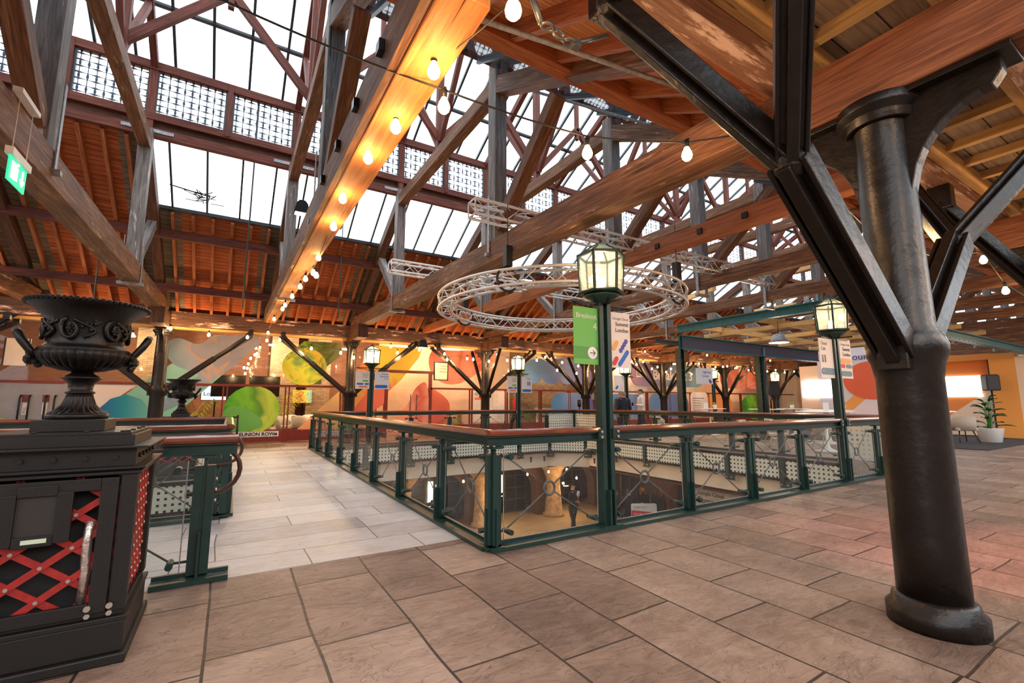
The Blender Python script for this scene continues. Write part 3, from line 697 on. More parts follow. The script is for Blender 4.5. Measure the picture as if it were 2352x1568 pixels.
# chamfer trays in the corners
for x, y, s, lab in ((X1 - .15, Y1 - .15, 1, 'dark triangular tray with a crossed strap in the far corner of the opening'), (X1 - .15, Y0 + .3, -1, 'dark triangular tray with a crossed strap in the near right corner of the opening')):
    r = empty('corner_tray', (x, y, .0), lab, 'tray')
    MB().prism([(.3, s * .25), (-.95, s * .25), (.3, -s * 1.0)], ((0, 0, .02), (1, 0, 0), (0, 1, 0), (0, 0, 1)), .04).build('tray_board', M['black'], r)
    MB().bar((-.7, s * .1, .09), (.2, -s * .5, .09), .03, .01).bar((.1, s * .15, .09), (-.2, -s * .4, .09), .03, .01).bar((-.95, s * .25, .0), (.3, -s * 1.0, .0), .04, .3).build('strap', M['white'] if 0 else M['strap'], r)
# left side: railing from the pedestal, and around the left opening
railing((-.40, 4.28, 0), (1, 0, 0), (0, 1, 0), [-.9, .27], 'short near glass railing joined to the pedestal of the large urn', r1=.20)
railing((-5.5, 6.40, 0), (1, 0, 0), (0, 1, 0), [0, 1.4, 2.8, 4.2, 5.38], 'second glass railing beyond the gap on the left', r1=.1)
railing((.0, 6.40, 0), (0, 1, 0), (-1, 0, 0), [.02, 1.1, 2.2, 3.38], 'short return railing beside the left edge of the walkway', r0=0)
railing((-5.5, 9.80, 0), (1, 0, 0), (0, -1, 0), [0, 1.4, 2.8, 4.2, 5.48], 'far rail of the left opening in front of the small urn', r1=.05)
for y, lab in ((4.36, 'curved brown tube handrail at the near end of the gap on the left'), (6.3, 'curved brown tube handrail at the far end of the gap on the left')):
    h = MB().tube([(-1.2, 0, .86), (-.25, 0, .86)] + arc((-.12, 0, .70), .17, PI / 2, -PI / 2, 10) + [(-.3, 0, .53)], .018, 8).build('tube_handrail', M['tubebrown']); h.location = (.05 if y < 5 else .1, y, .08)
    tag(h, lab, 'handrail')

# ------------------------------------------------------------------ pedestal and urn
def pedestal(x, y, s, label, detail=True):
    r = empty('urn_pedestal', (x, y, 0), label, 'pedestal'); r.scale = (s, s, s)
    A = .31
    MB().box(-.37, .37, -.37, .37, 0, .05).box(-.35, .35, -.35, .35, .05, .2).build('plinth', M['pedm'], r, .008)
    MB().box(-.36, .36, -.36, .36, .2, .225).box(-.335, .335, -.335, .335, .225, .25).build('base_moulding', M['pedm'], r, .004)
    for sx in (-1, 1):
        for sy in (-1, 1): MB().box(sx * A - .035, sx * A + .035, sy * A - .035, sy * A + .035, .25, .93).build('corner_post', M['pedm'], r, .004)
    MB().box(-A + .06, A - .06, -A + .06, A - .06, .25, .93).build('core', plain('core_dark', (.02, .02, .02), .9), r)
    # lattice sides
    for q in range(4):
        ang = q * PI / 2; R = Matrix.Rotation(ang, 4, 'Z'); lt = MB(); bt = MB(); W = A - .03; z0, z1 = .27, .91; pitch = .158 if q in (0, 2) else .118
        for sgn in (-1, 1):
            k = -14
            while k < 16:
                c = k * pitch   # line: z = z0 + sgn*x*.8 + c
                sl = .72 if q in (0, 2) else 1.25
                pts = []
                for X in (-W, W):
                    z = .5 + sgn * sl * X + c; pts.append((X, z))
                (xa, za), (xb, zb) = pts
                def clip(xa, za, xb, zb):
                    t0, t1 = 0, 1
                    dz = zb - za
                    for lim, sg in ((z0, 1), (z1, -1)):
                        fa = (za - lim) * sg; fb = (zb - lim) * sg
                        if fa < 0 and fb < 0: return None
                        if fa < 0: t0 = max(t0, fa / (fa - fb))
                        if fb < 0: t1 = min(t1, fa / (fa - fb))
                    if t1 <= t0: return None
                    return (xa + (xb - xa) * t0, za + dz * t0, xa + (xb - xa) * t1, za + dz * t1)
                e = clip(xa, za, xb, zb)
                if e and math.hypot(e[2] - e[0], e[3] - e[1]) > .05:
                    yy = -A + .0 - (.008 if sgn > 0 else 0)
                    lt.bar(R @ V((e[0], yy, e[1])), R @ V((e[2], yy, e[3])), .008, .032, up=tuple(R @ V((0, 0, 1))))
                k += 1
        o = lt.build('lattice_side', M['redpaint'], r)
        # rivets at crossings
        sl = .72 if q in (0, 2) else 1.25
        for k1 in range(-12, 13):
            for k2 in range(-12, 13):
                X = (k2 - k1) * pitch / (2 * sl); Z = .5 + sl * X + k1 * pitch
                if abs(X) < W - .02 and z0 + .02 < Z < z1 - .02 and (q == 0 or (q == 1 and detail)): p = R @ V((X, -A - .012, Z)); MB().cyl(p, p + R @ V((0, -.007, 0)), .009, 8).build('rivet', M['bolt'], o)
    if detail:
        # door frame and notice frame on the front
        f = MB()
        for a in (-.235, .235): f.box(a - .035, a + .035, -A - .045, -A - .018, .255, .915)
        for z in (.275, .885): f.box(-.199, .199, -A - .044, -A - .018, z - .03, z + .03)
        f.build('door_frame', M['pedm'], r, .003)
        f = MB(); 
        for a in (-.135, .07): f.box(a - .03, a + .03, -A - .055, -A - .03, .62, .86)
        for z in (.635, .87): f.box(-.104, .039, -A - .054, -A - .03, z - .025, z + .025)
        nf = f.build('notice_frame', M['pedm'], r, .003)
        MB().box(-.115, .052, -A - .04, -A - .03, .655, .85).build('notice_board', plain('notice_black', (.03, .025, .022), .6), nf)
        MB().box(-.07, .02, -A - .058, -A - .055, .628, .648).build('sticker', plain('sticker_pale', (.6, .72, .55), .6), nf)
        MB().tube([(.165, -A - .005, .3), (.17, -A - .008, .45), (.163, -A - .004, .6), (.17, -A - .005, .70)], .022, 8).build('foil_pipe', M['mirror'], r)
        for x_ in (-.3, .2, .285): MB().cyl((x_, -A - .045, .285), (x_, -A - .06, .285), .014, 10).build('bolt', M['bolt'], r); MB().cyl((x_, -A - .03, .245), (x_, -A - .045, .245), .013, 6).build('bolt', M['bolt'], r)
    MB().box(-.36, .36, -.36, .36, .93, .945).box(-.34, .34, -.34, .34, .945, .957).box(-.375, .375, -.375, .375, .957, .968).box(-.325, .325, -.325, .325, .968, 1.065).box(-.385, .385, -.385, .385, 1.065, 1.075).box(-.31, .31, -.31, .31, 1.075, 1.13).box(-.29, .29, -.29, .29, 1.13, 1.145).build('cornice', M['pedm'], r, .002)
    b = MB()
    for q in range(4):
        R = Matrix.Rotation(q * PI / 2, 4, 'Z')
        if q > 1: continue
        for x_ in (-.24, -.12, 0, .12, .24): p = R @ V((x_, -.325, 1.015)); MB().cyl(p, p + R @ V((0, -.012, 0)), .012, 8).build('rivet', M['pedm'] if detail else M['bolt'], r)
        for x_ in (-.25, -.1, .1, .25): p = R @ V((x_, -.27, 1.145)); MB().cyl(p, p + V((0, 0, .008)), .012, 6).build('rivet', M['pedm'], r)
    MB().box(-.15, .15, -.15, .15, 1.145, 1.21).build('urn_block', M['pedm'], r, .004)
    return r
def urn(x, y, z, s, label, detail=True):
    r = empty('cast_iron_urn', (x, y, z), label, 'urn'); r.scale = (s, s, s); n = 96 if detail else 48
    MB().lathe([(.135, 0), (.135, .025), (.128, .03)], (0, 0, 0), 40).build('foot', M['ironm'], r)
    MB().lathe([(.128, .03), (.122, .036, .012), (.095, .05, .014), (.07, .08, .012), (.058, .12, .008), (.056, .14), (.066, .145), (.066, .152), (.055, .158), (.055, .19), (.06, .205), (.082, .225), (.09, .23), (.078, .24), (.05, .258), (.045, .27)], (0, 0, 0), n, 24).build('stem', M['ironm'], r)
    MB().lathe([(.045, .265), (.09, .272, .01), (.15, .292, .018), (.190, .33, .02), (.205, .365, .016), (.198, .378), (.204, .385), (.198, .395), (.180, .405), (.172, .42), (.172, .46), (.178, .53), (.186, .56), (.205, .59), (.240, .622), (.262, .635), (.268, .645), (.262, .655), (.24, .652), (.2, .62), (.165, .56), (.155, .40), (.0, .36)], (0, 0, 0), n, 32).build('bowl', M['ironm'], r)
    bd = MB()
    for k in range(64 if detail else 32):
        a = 2 * PI * k / (64 if detail else 32); bd.ball((.268 * math.cos(a), .268 * math.sin(a), .648), .0135, 8)
    bd.build('beaded_rim', M['ironm'], r)
    # scroll frieze
    fz_ = MB(); m = 6
    def on(a, z, o=.0): z = .50 + (z - .49) * 1.25; o += .175; return V((o * math.cos(a), o * math.sin(a), z))
    for k in range(m):
        a0 = 2 * PI * k / m + .35
        sp = [on(a0 + (.30 - .012 * t) * math.cos(t * .42 + 2.0) * (1 - t / 34), .485 + (.052 - .0019 * t) * math.sin(t * .42 + 2.0), .010) for t in range(22)]
        fz_.tube(sp, [.0125 - .0002 * t for t in range(22)], 6)
        fz_.tube([on(a0 + .3 + .26 * math.sin(t * .5) , .45 + t * .009, .008) for t in range(10)], .009, 6)
        for j in range(6): q = 2 * PI * j / 6; fz_.ball(on(a0 + .075 * math.cos(q), .485 + .013 * math.sin(q), .014), .0085, 6)
        fz_.ball(on(a0, .485, .018), .009, 6)
        for j in range(5): fz_.ball(on(a0 + .5 + .045 * (j - 2), .46 + .014 * j + .01 * (j % 2), .008), .013, 6)
        for j in range(5): fz_.ball(on(a0 + .45 - .1 * (j - 2), .52 - .006 * j + .012 * (j % 2), .006), .011, 6)
    fz_.build('scroll_frieze', M['ironm'], r)
    for k, a in enumerate((0.15, PI + .15) if detail else (0, PI)):
        hd = MB(); dr = V((math.cos(a), math.sin(a), 0)); sd = V((-math.sin(a), math.cos(a), 0))
        for q in (-1, 1): hd.tube([dr * .19 + sd * q * .03 + V((0, 0, .345)), dr * .222 + sd * q * .032 + V((0, 0, .375)), dr * .255 + sd * q * .032 + V((0, 0, .425)), dr * .278 + sd * q * .024 + V((0, 0, .47)), dr * .285 + V((0, 0, .485))], [.016, .018, .020, .021, .018], 10)
        h = hd.build('handle', M['ironm'], r)
        mk = MB(); random.seed(3 + k)
        for j in range(16):
            p = dr * (.195 + random.uniform(-.015, .03)) + sd * random.uniform(-.04, .04) + V((0, 0, .345 + random.uniform(-.06, .03))); mk.ball(p, random.uniform(.012, .022), 8)
        mk.ball(dr * .215 + V((0, 0, .33)), .034, 10); mk.build('mask', M['ironm'], h)
    return r
pedestal(-.74, 3.535, 1, 'large black pedestal with red lattice sides in the left foreground')
urn(-.74, 3.535, 1.21, 1.0, 'large black cast iron urn on the near pedestal')
pedestal(-.78, 10.6, .92, 'distant black pedestal with red lattice beyond the left opening', False)
urn(-.78, 10.6, 1.113, .95, 'small looking black urn on the distant pedestal, before the mural', False)

# ------------------------------------------------------------------ lamp posts
def lantern(r, z0, light=True, energy=30):
    rr = .255; hx = lambda R, z, k: V((R * math.cos(PI / 6 + PI / 3 * k), R * math.sin(PI / 6 + PI / 3 * k), z))
    b = MB().lathe([(.05, z0 - .06), (.10, z0 - .04), (.13, z0), (.20, z0 + .03), (.2, z0 + .05)], (0, 0, 0), 24).lathe([(.25, z0 + .06), (.27, z0 + .08), (.245, z0 + .10)], (0, 0, 0), 6, phase=PI / 6).build('lantern_base', M['steel'], r)
    f = MB()
    for k in range(6): f.bar(hx(.235, z0 + .09, k), hx(.258, z0 + .5, k), .022, .022); f.bar(hx(.262, z0 + .505, k), hx(.262, z0 + .505, k + 1), .03, .03); f.bar(hx(.262, z0 + .51, k), hx(.10, z0 + .62, k), .018, .018)
    f.lathe([(.10, z0 + .61), (.12, z0 + .625), (.07, z0 + .65), (.02, z0 + .67), (.015, z0 + .70)], (0, 0, 0), 6, phase=PI / 6); fo = f.build('lantern_frame', M['steel'], r)
    g = MB()
    for k in range(6): g.quad(hx(.232, z0 + .1, k), hx(.232, z0 + .1, k + 1), hx(.255, z0 + .5, k + 1), hx(.255, z0 + .5, k)); g.quad(hx(.255, z0 + .51, k), hx(.255, z0 + .51, k + 1), hx(.1, z0 + .62, k + 1), hx(.1, z0 + .62, k))
    g.build('lantern_glass', M['lampglass'], fo)
    MB().cyl((0, 0, z0 + .08), (0, 0, z0 + .26), .045, 12).build('light_tube', M['tubeglow'], fo)
    if light: lamp_light('lamp_light', (0, 0, z0 + .38), energy, WARM2, r, .06)
def lamp_post(x, y, label, boards_=None, energy=14, light=True):
    r = empty('lamp_post', (x, y, 0), label, 'lamp post')
    p = MB()
    for s in (-1, 1): p.box(s * .055 - .028, s * .055 + .028, -.05, .05, .03, 2.42)
    p.box(-.03, .03, .0, .03, .03, 2.42); p.box(-.13, .13, -.1, .1, .02, .045)
    for s in (-1, 1): p.box(s * .1 - .05, s * .1 + .05, -.07, -.055, .92, 1.03)
    for s in (-1, 1): p.box(s * .03 - .01, s * .03 + .01, -.10, -.05, .03, .4)
    po = p.build('post', M['steel'], r, .002)
    b = MB()
    for s in (-1, 1):
        for z in (.945, 1.0): b.cyl((s * .115, -.07, z), (s * .115, -.085, z), .014, 10)
    b.build('bolt', M['bolt'], po)
    br = MB(); br.bar((-.46, 0, 2.385), (.46, 0, 2.385), .05, .02)
    for s in (-1, 1): br.tube([(s * .05, 0, 2.2), (s * .15, 0, 2.34), (s * .42, 0, 2.37)], .010, 6)
    br.bar((0, -.3, 2.39), (0, .3, 2.39), .04, .02)
    br.build('bracket', M['ironm'], r)
    lantern(r, 2.44, light, energy)
    return r
def signboard(x, y, w, h, zt, mat, label, yoff=-.02, hooks=True):
    "hanging board facing -y; returns the root with origin at top left"
    r = empty('hanging_sign', (x, y, zt), label, 'sign')
    MB().box(0, w, -.006, .006, -h, 0).build('board', M[mat], r)
    if hooks:
        k = MB()
        for u in (.12 * w / .3, w - .12 * w / .3): k.tube([(u, 0, -.01), (u, .0, .03), (u, 0, .055)], .004, 5)
        k.build('hook', M['rod'], r)
    return r
def pill(r, x0, z0, x1, z1, rad, mat, name='shape', y=-.009, n=8):
    a = math.atan2(z1 - z0, x1 - x0); P = []
    for i in range(n + 1): t = a + PI / 2 + PI * i / n; P.append((x0 + rad * math.cos(t), z0 + rad * math.sin(t)))
    for i in range(n + 1): t = a - PI / 2 + PI * i / n; P.append((x1 + rad * math.cos(t), z1 + rad * math.sin(t)))
    mb = MB(); mb.prism(P, ((0, y, 0), (1, 0, 0), (0, 0, 1), (0, -1, 0)), .002); return mb.build(name, mat if not isinstance(mat, str) else M[mat], r)
U = (1, 0, 0); ZZ = (0, 0, 1)
def summit_board(x, y, w, h, zt, label, s=1., style=0):
    r = signboard(x, y, w, h, zt, 'cream' if 0 else 'signw', label)
    text('lettering', 'Google Cloud', .042 * s, (w * .92, -.0085, -.085 * s), U, ZZ, M['inkg'], r, 'RIGHT', .001)
    text('lettering', 'Summit', .067 * s, (w * .92, -.0085, -.155 * s), U, ZZ, M['ink'], r, 'RIGHT', .001)
    text('lettering', 'London', .067 * s, (w * .92, -.0085, -.225 * s), U, ZZ, M['ink'], r, 'RIGHT', .001)
    if style == 0:
        pill(r, .032, -.41, .075, -.35, .028, 'amber')
        for q in range(4): pill(r, .135 + .028 * q, -.435 + .036 * q, .136 + .028 * q, -.434 + .036 * q, .027, 'peri', n=5)
        pill(r, .032, -.58, .068, -.53, .028, 'redp'); pill(r, .115, -.590, .235, -.45, .026, 'blue')
    elif style == 3:
        pill(r, .15, -.38, .42, -.38, .045, 'amber'); pill(r, .13, -.47, .2, -.47, .035, 'redp'); pill(r, .3, -.47, .44, -.47, .035, 'slate'); pill(r, .13, -.60, .42, -.60, .045, 'slate')
    else:
        pill(r, w * .55, -h * .55, w * .85, -h * .55, .03, 'green'); pill(r, w * .15, -h * .72, w * .5, -h * .72, .03, 'blue'); pill(r, w * .72, -h * .72, w * .9, -h * .72, .03, 'blue'); pill(r, w * .3, -h * .88, w * .8, -h * .88, .03, 'orange')
    return r
M['signw'] = plain('sign_cream', (.85, .77, .70), .55); M['signl'] = plain('sign_white', (.82, .82, .86), .55)
L1 = (3.47, 3.76)
lamp_post(*L1, 'nearest green lamp post, with the green arrow sign on its left')
r = signboard(3.05, 3.75, .35, .62, 2.33, 'green', 'green hanging sign with a white arrow disc on the nearest lamp post')
MB().box(0, .35, -.008, -.006, -.56, -.43).build('band', M['greend'], r)
text('lettering', 'Breakout', .078, (.32, -.009, -.12), U, ZZ, M['white'], r, 'RIGHT', .001); text('lettering', '4', .11, (.32, -.009, -.24), U, ZZ, M['white'], r, 'RIGHT', .001)
pill(r, .25, -.495, .2501, -.495, .066, 'whitegl', 'arrow_disc', n=14)
MB().bar((.215, -.014, -.495), (.285, -.014, -.495), .003, .007).bar((.255, -.014, -.465), (.285, -.014, -.495), .003, .007, up=(0, 1, 0)).bar((.255, -.014, -.525), (.285, -.014, -.495), .003, .007, up=(0, 1, 0)).build('arrow', M['ink'], r)
summit_board(3.585, 3.75, .29, .63, 2.32, 'cream hanging sign with coloured bars on the right of the nearest lamp post')
L2 = (8.73, 3.76)
lamp_post(*L2, 'green lamp post at the right end of the nearest railing')
r = signboard(8.20, 3.75, .46, .66, 2.37, 'signw', 'cream hanging sign with a left arrow on the right hand lamp post')
text('lettering', 'Cloud', .085, (.05, -.009, -.11), U, ZZ, M['inkg'], r, 'LEFT', .001); text('lettering', 'Cafe', .085, (.05, -.009, -.2), U, ZZ, M['inkg'], r, 'LEFT', .001)
for u in (.08, .16): MB().cyl((u, -.01, -.28), (u, -.01, -.40), .012, 6).build('cutlery_icon', M['inkg'], r)
pill(r, .07, -.55, .40, -.55, .055, 'slate')
MB().bar((.04, -.014, -.55), (.1, -.014, -.55), .003, .007).bar((.065, -.014, -.525), (.04, -.014, -.55), .003, .007, up=(0, 1, 0)).bar((.065, -.014, -.575), (.04, -.014, -.55), .003, .007, up=(0, 1, 0)).build('arrow', M['white'], r)
summit_board(8.80, 3.75, .50, .68, 2.40, 'cream hanging sign with orange bar on the right hand lamp post', 1.3, 3)
# far lamp posts
lamp_post(3.7, 14.56, 'far green lamp post before the yellow mural', energy=40)
summit_board(3.22, 14.5, .42, .55, 2.28, 'far white sign with coloured pills beside the lamp post by the yellow mural', .9, 1)
r = signboard(3.80, 14.5, .46, .55, 2.28, 'signl', 'far white sign with a blue arrow bar, by the yellow mural')
for i, t in enumerate(('Partner', 'Showcase', '1 & 2')): text('lettering', t, .07, (.43, -.009, -.1 - .075 * i), U, ZZ, M['peri'], r, 'RIGHT', .001)
pill(r, .06, -.47, .36, -.47, .05, 'blue')
lamp_post(9.15, 14.56, 'far green lamp post in front of the blue mural', energy=40)
summit_board(8.64, 14.5, .42, .6, 2.28, 'far white sign with coloured pills left of the lamp post by the blue mural', .9, 1)
r = signboard(9.26, 14.5, .46, .6, 2.28, 'signl', 'far white sign with restroom figures right of the lamp post by the blue mural')
text('lettering', 'Toilets', .08, (.43, -.009, -.1), U, ZZ, M['peri'], r, 'RIGHT', .001)
for u in (.28, .36): MB().ball((u, -.01, -.19), .018, 8).box(u - .02, u + .02, -.012, -.008, -.33, -.21).build('figure_icon', M['peri'], r)
pill(r, .08, -.52, .38, -.52, .05, 'blue')
lamp_post(14.05, 13.9, 'green lamp post behind the two men, in line with the nearest lamp post', energy=25)
r = signboard(13.35, 13.85, .55, .65, 2.42, 'signl', 'white sign with a blue arrow pill on the lamp post behind the two men')
pill(r, .1, -.52, .16, -.46, .05, 'blue')
lamp_post(20.9, 14.6, 'distant lamp post between the two far blue and red signs', energy=40)
lamp_post(26.6, 14.6, 'most distant lamp post, beside the speaker stand', energy=40)
r = signboard(16.1, 12.0, 1.05, .65, 2.72, 'signl', 'white hanging sign beside the teal steel post')
text('lettering', 'Lightning', .15, (.95, -.009, -.2), U, ZZ, M['peri'], r, 'RIGHT', .001); text('lettering', 'Lounge', .15, (.8, -.009, -.36), U, ZZ, M['peri'], r, 'RIGHT', .001); pill(r, .84, -.5, .9, -.56, .06, 'peri')

# ================================================================== FAR SHOPFRONTS
FY = 17.5
def graphic(name, pts, mat, label, y=None, cat='wall graphic', t=.004, group=None):
    "printed vinyl standing at its own place on the shop glass; pts in (x, z)"
    y = (FY - .05) if y is None else y; x0 = sum(p[0] for p in pts) / len(pts); z0 = min(p[1] for p in pts)
    mb = MB(); mb.prism([(p[0] - x0, p[1] - z0) for p in pts], ((0, 0, 0), U, ZZ, (0, -1, 0)), t)
    o = mb.build(name, M[mat] if isinstance(mat, str) else mat); o.location = (x0, y, z0)
    return tag(o, label, cat, group)
def smooth(pts, n=6):
    "closed Catmull-Rom"
    out = []; m = len(pts)
    for i in range(m):
        p0, p1, p2, p3 = pts[i - 1], pts[i], pts[(i + 1) % m], pts[(i + 2) % m]
        for k in range(n):
            t = k / n; q = []
            for a in (0, 1): q.append(.5 * (2 * p1[a] + (p2[a] - p0[a]) * t + (2 * p0[a] - 5 * p1[a] + 4 * p2[a] - p3[a]) * t * t + (3 * p1[a] - p0[a] - 3 * p2[a] + p3[a]) * t ** 3))
            out.append(tuple(q))
    return out
def disc(cx, cz, rx, rz=None, n=28): rz = rz or rx; return [(cx + rx * math.cos(2 * PI * k / n), cz + rz * math.sin(2 * PI * k / n)) for k in range(n)]
def rrect(x0, z0, x1, z1, r, n=6):
    P = []
    for cx, cz, a in ((x1 - r, z1 - r, 0), (x0 + r, z1 - r, PI / 2), (x0 + r, z0 + r, PI), (x1 - r, z0 + r, 3 * PI / 2)):
        for k in range(n + 1): t = a + PI / 2 * k / n; P.append((cx + r * math.cos(t), cz + r * math.sin(t)))
    return P
lav = ((.36, .40, .52), (.62, .64, .74), (.80, .52, .34), (.50, .66, .74))
G = gradient
M['g_teal'] = G('print_teal', [(.0, (.22, .60, .45)), (.5, (.30, .68, .55)), (1., (.42, .66, .66))], 2, swirl=.12, scale=.8)
M['g_lav'] = G('print_lavender', [(.0, (.20, .34, .42)), (.35, (.36, .44, .55)), (.47, (.40, .42, .52)), (.5, (.62, .40, .26)), (.54, (.34, .38, .50)), (1., (.46, .50, .62))], 0, swirl=.5, scale=.8)
M['g_blue'] = G('print_blue_teal', [(.0, (.02, .12, .38)), (.5, (.03, .32, .42)), (1., (.20, .60, .50))], 0)
M['g_yg'] = G('print_yellow_green', [(.0, (.92, .82, .10)), (.35, (.72, .82, .08)), (.6, (.18, .42, .10)), (.8, (.80, .62, .06)), (1., (.35, .68, .20))], 3, swirl=.45, scale=1.1)
M['g_green'] = G('print_green', [(.0, (.06, .42, .04)), (.35, (.22, .62, .05)), (.55, (.12, .34, .05)), (.75, (.55, .75, .10)), (1., (.25, .62, .05))], 0, swirl=.25, scale=.6)
M['g_olive'] = G('print_olive', [(.0, (.30, .62, .05)), (.5, (.10, .16, .04)), (1., (.28, .36, .16))], 0, swirl=.6, scale=1.3)
M['g_peach'] = G('print_peach', [(.0, (.92, .42, .24)), (.6, (.95, .60, .28)), (1., (.92, .70, .22))], 2)
M['g_pic'] = G('print_picture', [(.0, (.7, .6, .1)), (.4, (.35, .12, .05)), (.6, (.85, .78, .1)), (1., (.2, .6, .6))], 0, swirl=.6, scale=1.6)
M['g_yel'] = G('print_yellow_red', [(.0, (.92, .30, .18)), (.3, (.95, .55, .12)), (.5, (.85, .25, .14)), (.6, (.95, .75, .10)), (1., (.95, .82, .14))], 3, swirl=.22, scale=.7)
M['g_coral'] = G('print_coral', [(.0, (.90, .32, .26)), (.5, (.92, .40, .30)), (.7, (.80, .18, .14)), (1., (.92, .46, .36))], 0, swirl=.35, scale=.8)
M['g_corald'] = G('print_coral_deep', [(.0, (.78, .14, .10)), (1., (.85, .26, .18))], 2)
M['g_cloud'] = G('print_cloud_blue', [(.0, (.16, .42, .85)), (.5, (.26, .38, .80)), (1., (.24, .28, .70))], 0)
M['g_bl'] = G('print_blue', [(.0, (.10, .34, .80)), (.6, (.22, .40, .85)), (1., (.10, .10, .45))], 0)
M['g_bk'] = G('print_breakout', [(.0, (.40, .28, .50)), (.5, (.18, .26, .50)), (1., (.14, .34, .45))], 0)
M['g_bl2'] = G('print_blue_violet', [(.0, (.16, .36, .72)), (.5, (.12, .26, .60)), (1., (.18, .08, .22))], 0)
M['g_orng'] = G('print_orange', [(.0, (.9, .42, .12)), (1., (.88, .32, .12))], 0)
M['g_wall'] = G('print_stage_orange', [(.0, (.82, .22, .06)), (1., (.88, .34, .10))], 1)
TL = 'on the shopfront glass'
graphic('wall_graphic', [(-3.32, .62), (-3.32, .93), (-.6, 3.47), (.72, 3.50), (-.2, 2.3), (-1.72, .62)], 'g_teal', 'teal diagonal mural band left of the small urn', FY - .04)
graphic('wall_graphic', smooth([(-1.85, 3.0), (-1.55, 3.30), (-1.0, 3.15), (-.5, 3.44), (.72, 3.46), (.12, 2.6), (-.5, 2.05), (-1.2, 1.35), (-2.2, .9), (-1.2, 1.9), (-.95, 2.2), (-1.6, 2.5)], 5), 'g_lav', 'grey lavender petal swirl mural ' + TL, FY - .052)
graphic('wall_graphic', [(-3.33, .62), (-3.2, 1.15), (-2.98, 1.42), (-2.64, 1.55), (-2.27, 1.40), (-2.02, .98), (-1.98, .62)], 'g_blue', 'blue to teal dome shaped mural behind the large urn base', FY - .06)
graphic('wall_graphic', [(-4.0, .62), (-3.32, .62), (-3.32, 1.0), (-2.4, 1.85), (-4.0, 1.85)], 'signw', 'cream poster board left of the teal mural', FY - .03)
graphic('wall_graphic', disc(2.13, 2.56, .72, .66), 'g_yg', 'yellow green round mural above the red rail', FY - .06)
graphic('wall_graphic', [(1.55, 2.95), (2.07, 3.46), (3.3, 3.48), (3.35, 3.04), (2.71, 2.46), (2.7, 1.95), (2.2, 1.95)], 'g_olive', 'olive and dark green mural piece behind the yellow green disc', FY - .045)
graphic('wall_graphic', disc(.62, 1.08, .80, .78), 'g_green', 'large bright green disc mural beside the belt post', FY - .06)
graphic('wall_graphic', smooth([(-.14, .45), (-.18, 1.0), (.12, 1.2), (.7, .95), (.95, .6), (.6, .42)]), 'green', 'plain green leaf shape overlapping the large green disc', FY - .07)
graphic('wall_graphic', [(2.0, .40), (3.32, 1.72), (3.38, .37)], 'g_peach', 'peach triangle mural right of the white armchairs')
graphic('wall_graphic', [(2.13, 1.30), (2.86, 1.30), (2.86, 1.83), (2.13, 1.83)], 'g_pic', 'small yellow picture print on the brick column', 20.7)
graphic('wall_graphic', [(3.45, 1.1), (3.45, 1.75), (4.5, 3.46), (6.4, 3.46), (6.3, 3.1), (5.6, 2.2), (4.6, 1.25), (4.6, .40), (3.45, .40)], 'g_yel', 'yellow and red swoosh mural behind the far lamp post')
graphic('wall_graphic', smooth([(3.7, .42), (3.75, .9), (4.4, 1.75), (4.98, 1.82), (4.98, 1.3), (4.4, .9), (4.2, .42)], 5), 'g_corald', 'deep red petal mural left of the red door frame', FY - .06)
graphic('wall_graphic', smooth([(6.9, 3.44), (7.6, 3.46), (9.9, 3.46), (8.6, 2.35), (7.7, 2.05), (7.0, 2.3), (6.7, 2.9)], 5), 'g_coral', 'coral round mural above the white wall', FY - .05)
graphic('wall_graphic', smooth([(6.85, .42), (6.8, 1.75), (7.2, 1.70), (7.62, 1.3), (7.6, .8), (7.35, .42)], 5), 'g_corald', 'deep coral half disc right of the door', FY - .06)
graphic('wall_graphic', smooth([(5.1, .2), (5.4, .7), (5.9, 1.3), (6.2, 1.9), (6.65, 2.0), (6.66, .2)], 5), 'g_coral', 'coral mural on the glazed door', FY - .06)
graphic('wall_graphic', [(11.27, 2.5), (11.30, 2.95), (11.6, 3.25), (12.2, 3.36), (12.7, 3.2), (13.1, 3.38), (13.9, 3.42), (14.6, 3.3), (15.1, 3.1), (15.3, 2.8), (15.3, 2.5)] + [(15.3 - 4.03 * (i + .5) / 4 + .5 * math.cos(PI * k / 7), 2.48 - .30 * math.sin(PI * k / 7)) for i in range(4) for k in range(8)], 'g_cloud', 'blue cloud shaped mural on the upper glass')
graphic('wall_graphic', rrect(12.78, .5, 15.35, 1.78, .6), 'g_bl', 'rounded blue mural panel below the cloud')
graphic('wall_graphic', rrect(16.7, .5, 18.85, 1.75, .1), 'g_bl', 'blue panel behind the two men')
graphic('wall_graphic', rrect(19.3, .5, 22.55, 1.82, .55), 'g_bl2', 'blue violet rounded panel right of the two men')
b3 = graphic('breakout_sign', rrect(17.9, 2.2, 23.9, 3.44, .6), 'g_bk', 'long rounded purple and blue sign with big white lettering', FY - .12, 'sign', .06)
text('lettering', 'Breakout 3', .74, (-1.35, -.065, .38), U, ZZ, M['whitegl'], b3, 'LEFT', .003, .012)
MB().bar((-2.6, -.07, .95), (-2.2, -.07, .5), .01, .07).bar((-2.62, -.07, .5), (-2.18, -.07, .5), .01, .07).bar((-2.6, -.07, .5), (-2.6, -.07, .9), .01, .07, up=(0, 1, 0)).build('arrow', M['whitegl'], b3)
ag = graphic('agenda_board', rrect(22.7, .5, 24.3, 1.92, .3), 'signl', 'white agenda board right of the blue violet panel', FY - .1, 'sign')
for i in range(6): MB().box(-.6, .1 if i else .45, -.01, -.006, 1.05 - i * .14, 1.09 - i * .14).build('text_line', M['peri'] if i == 0 else M['inkg'], ag)
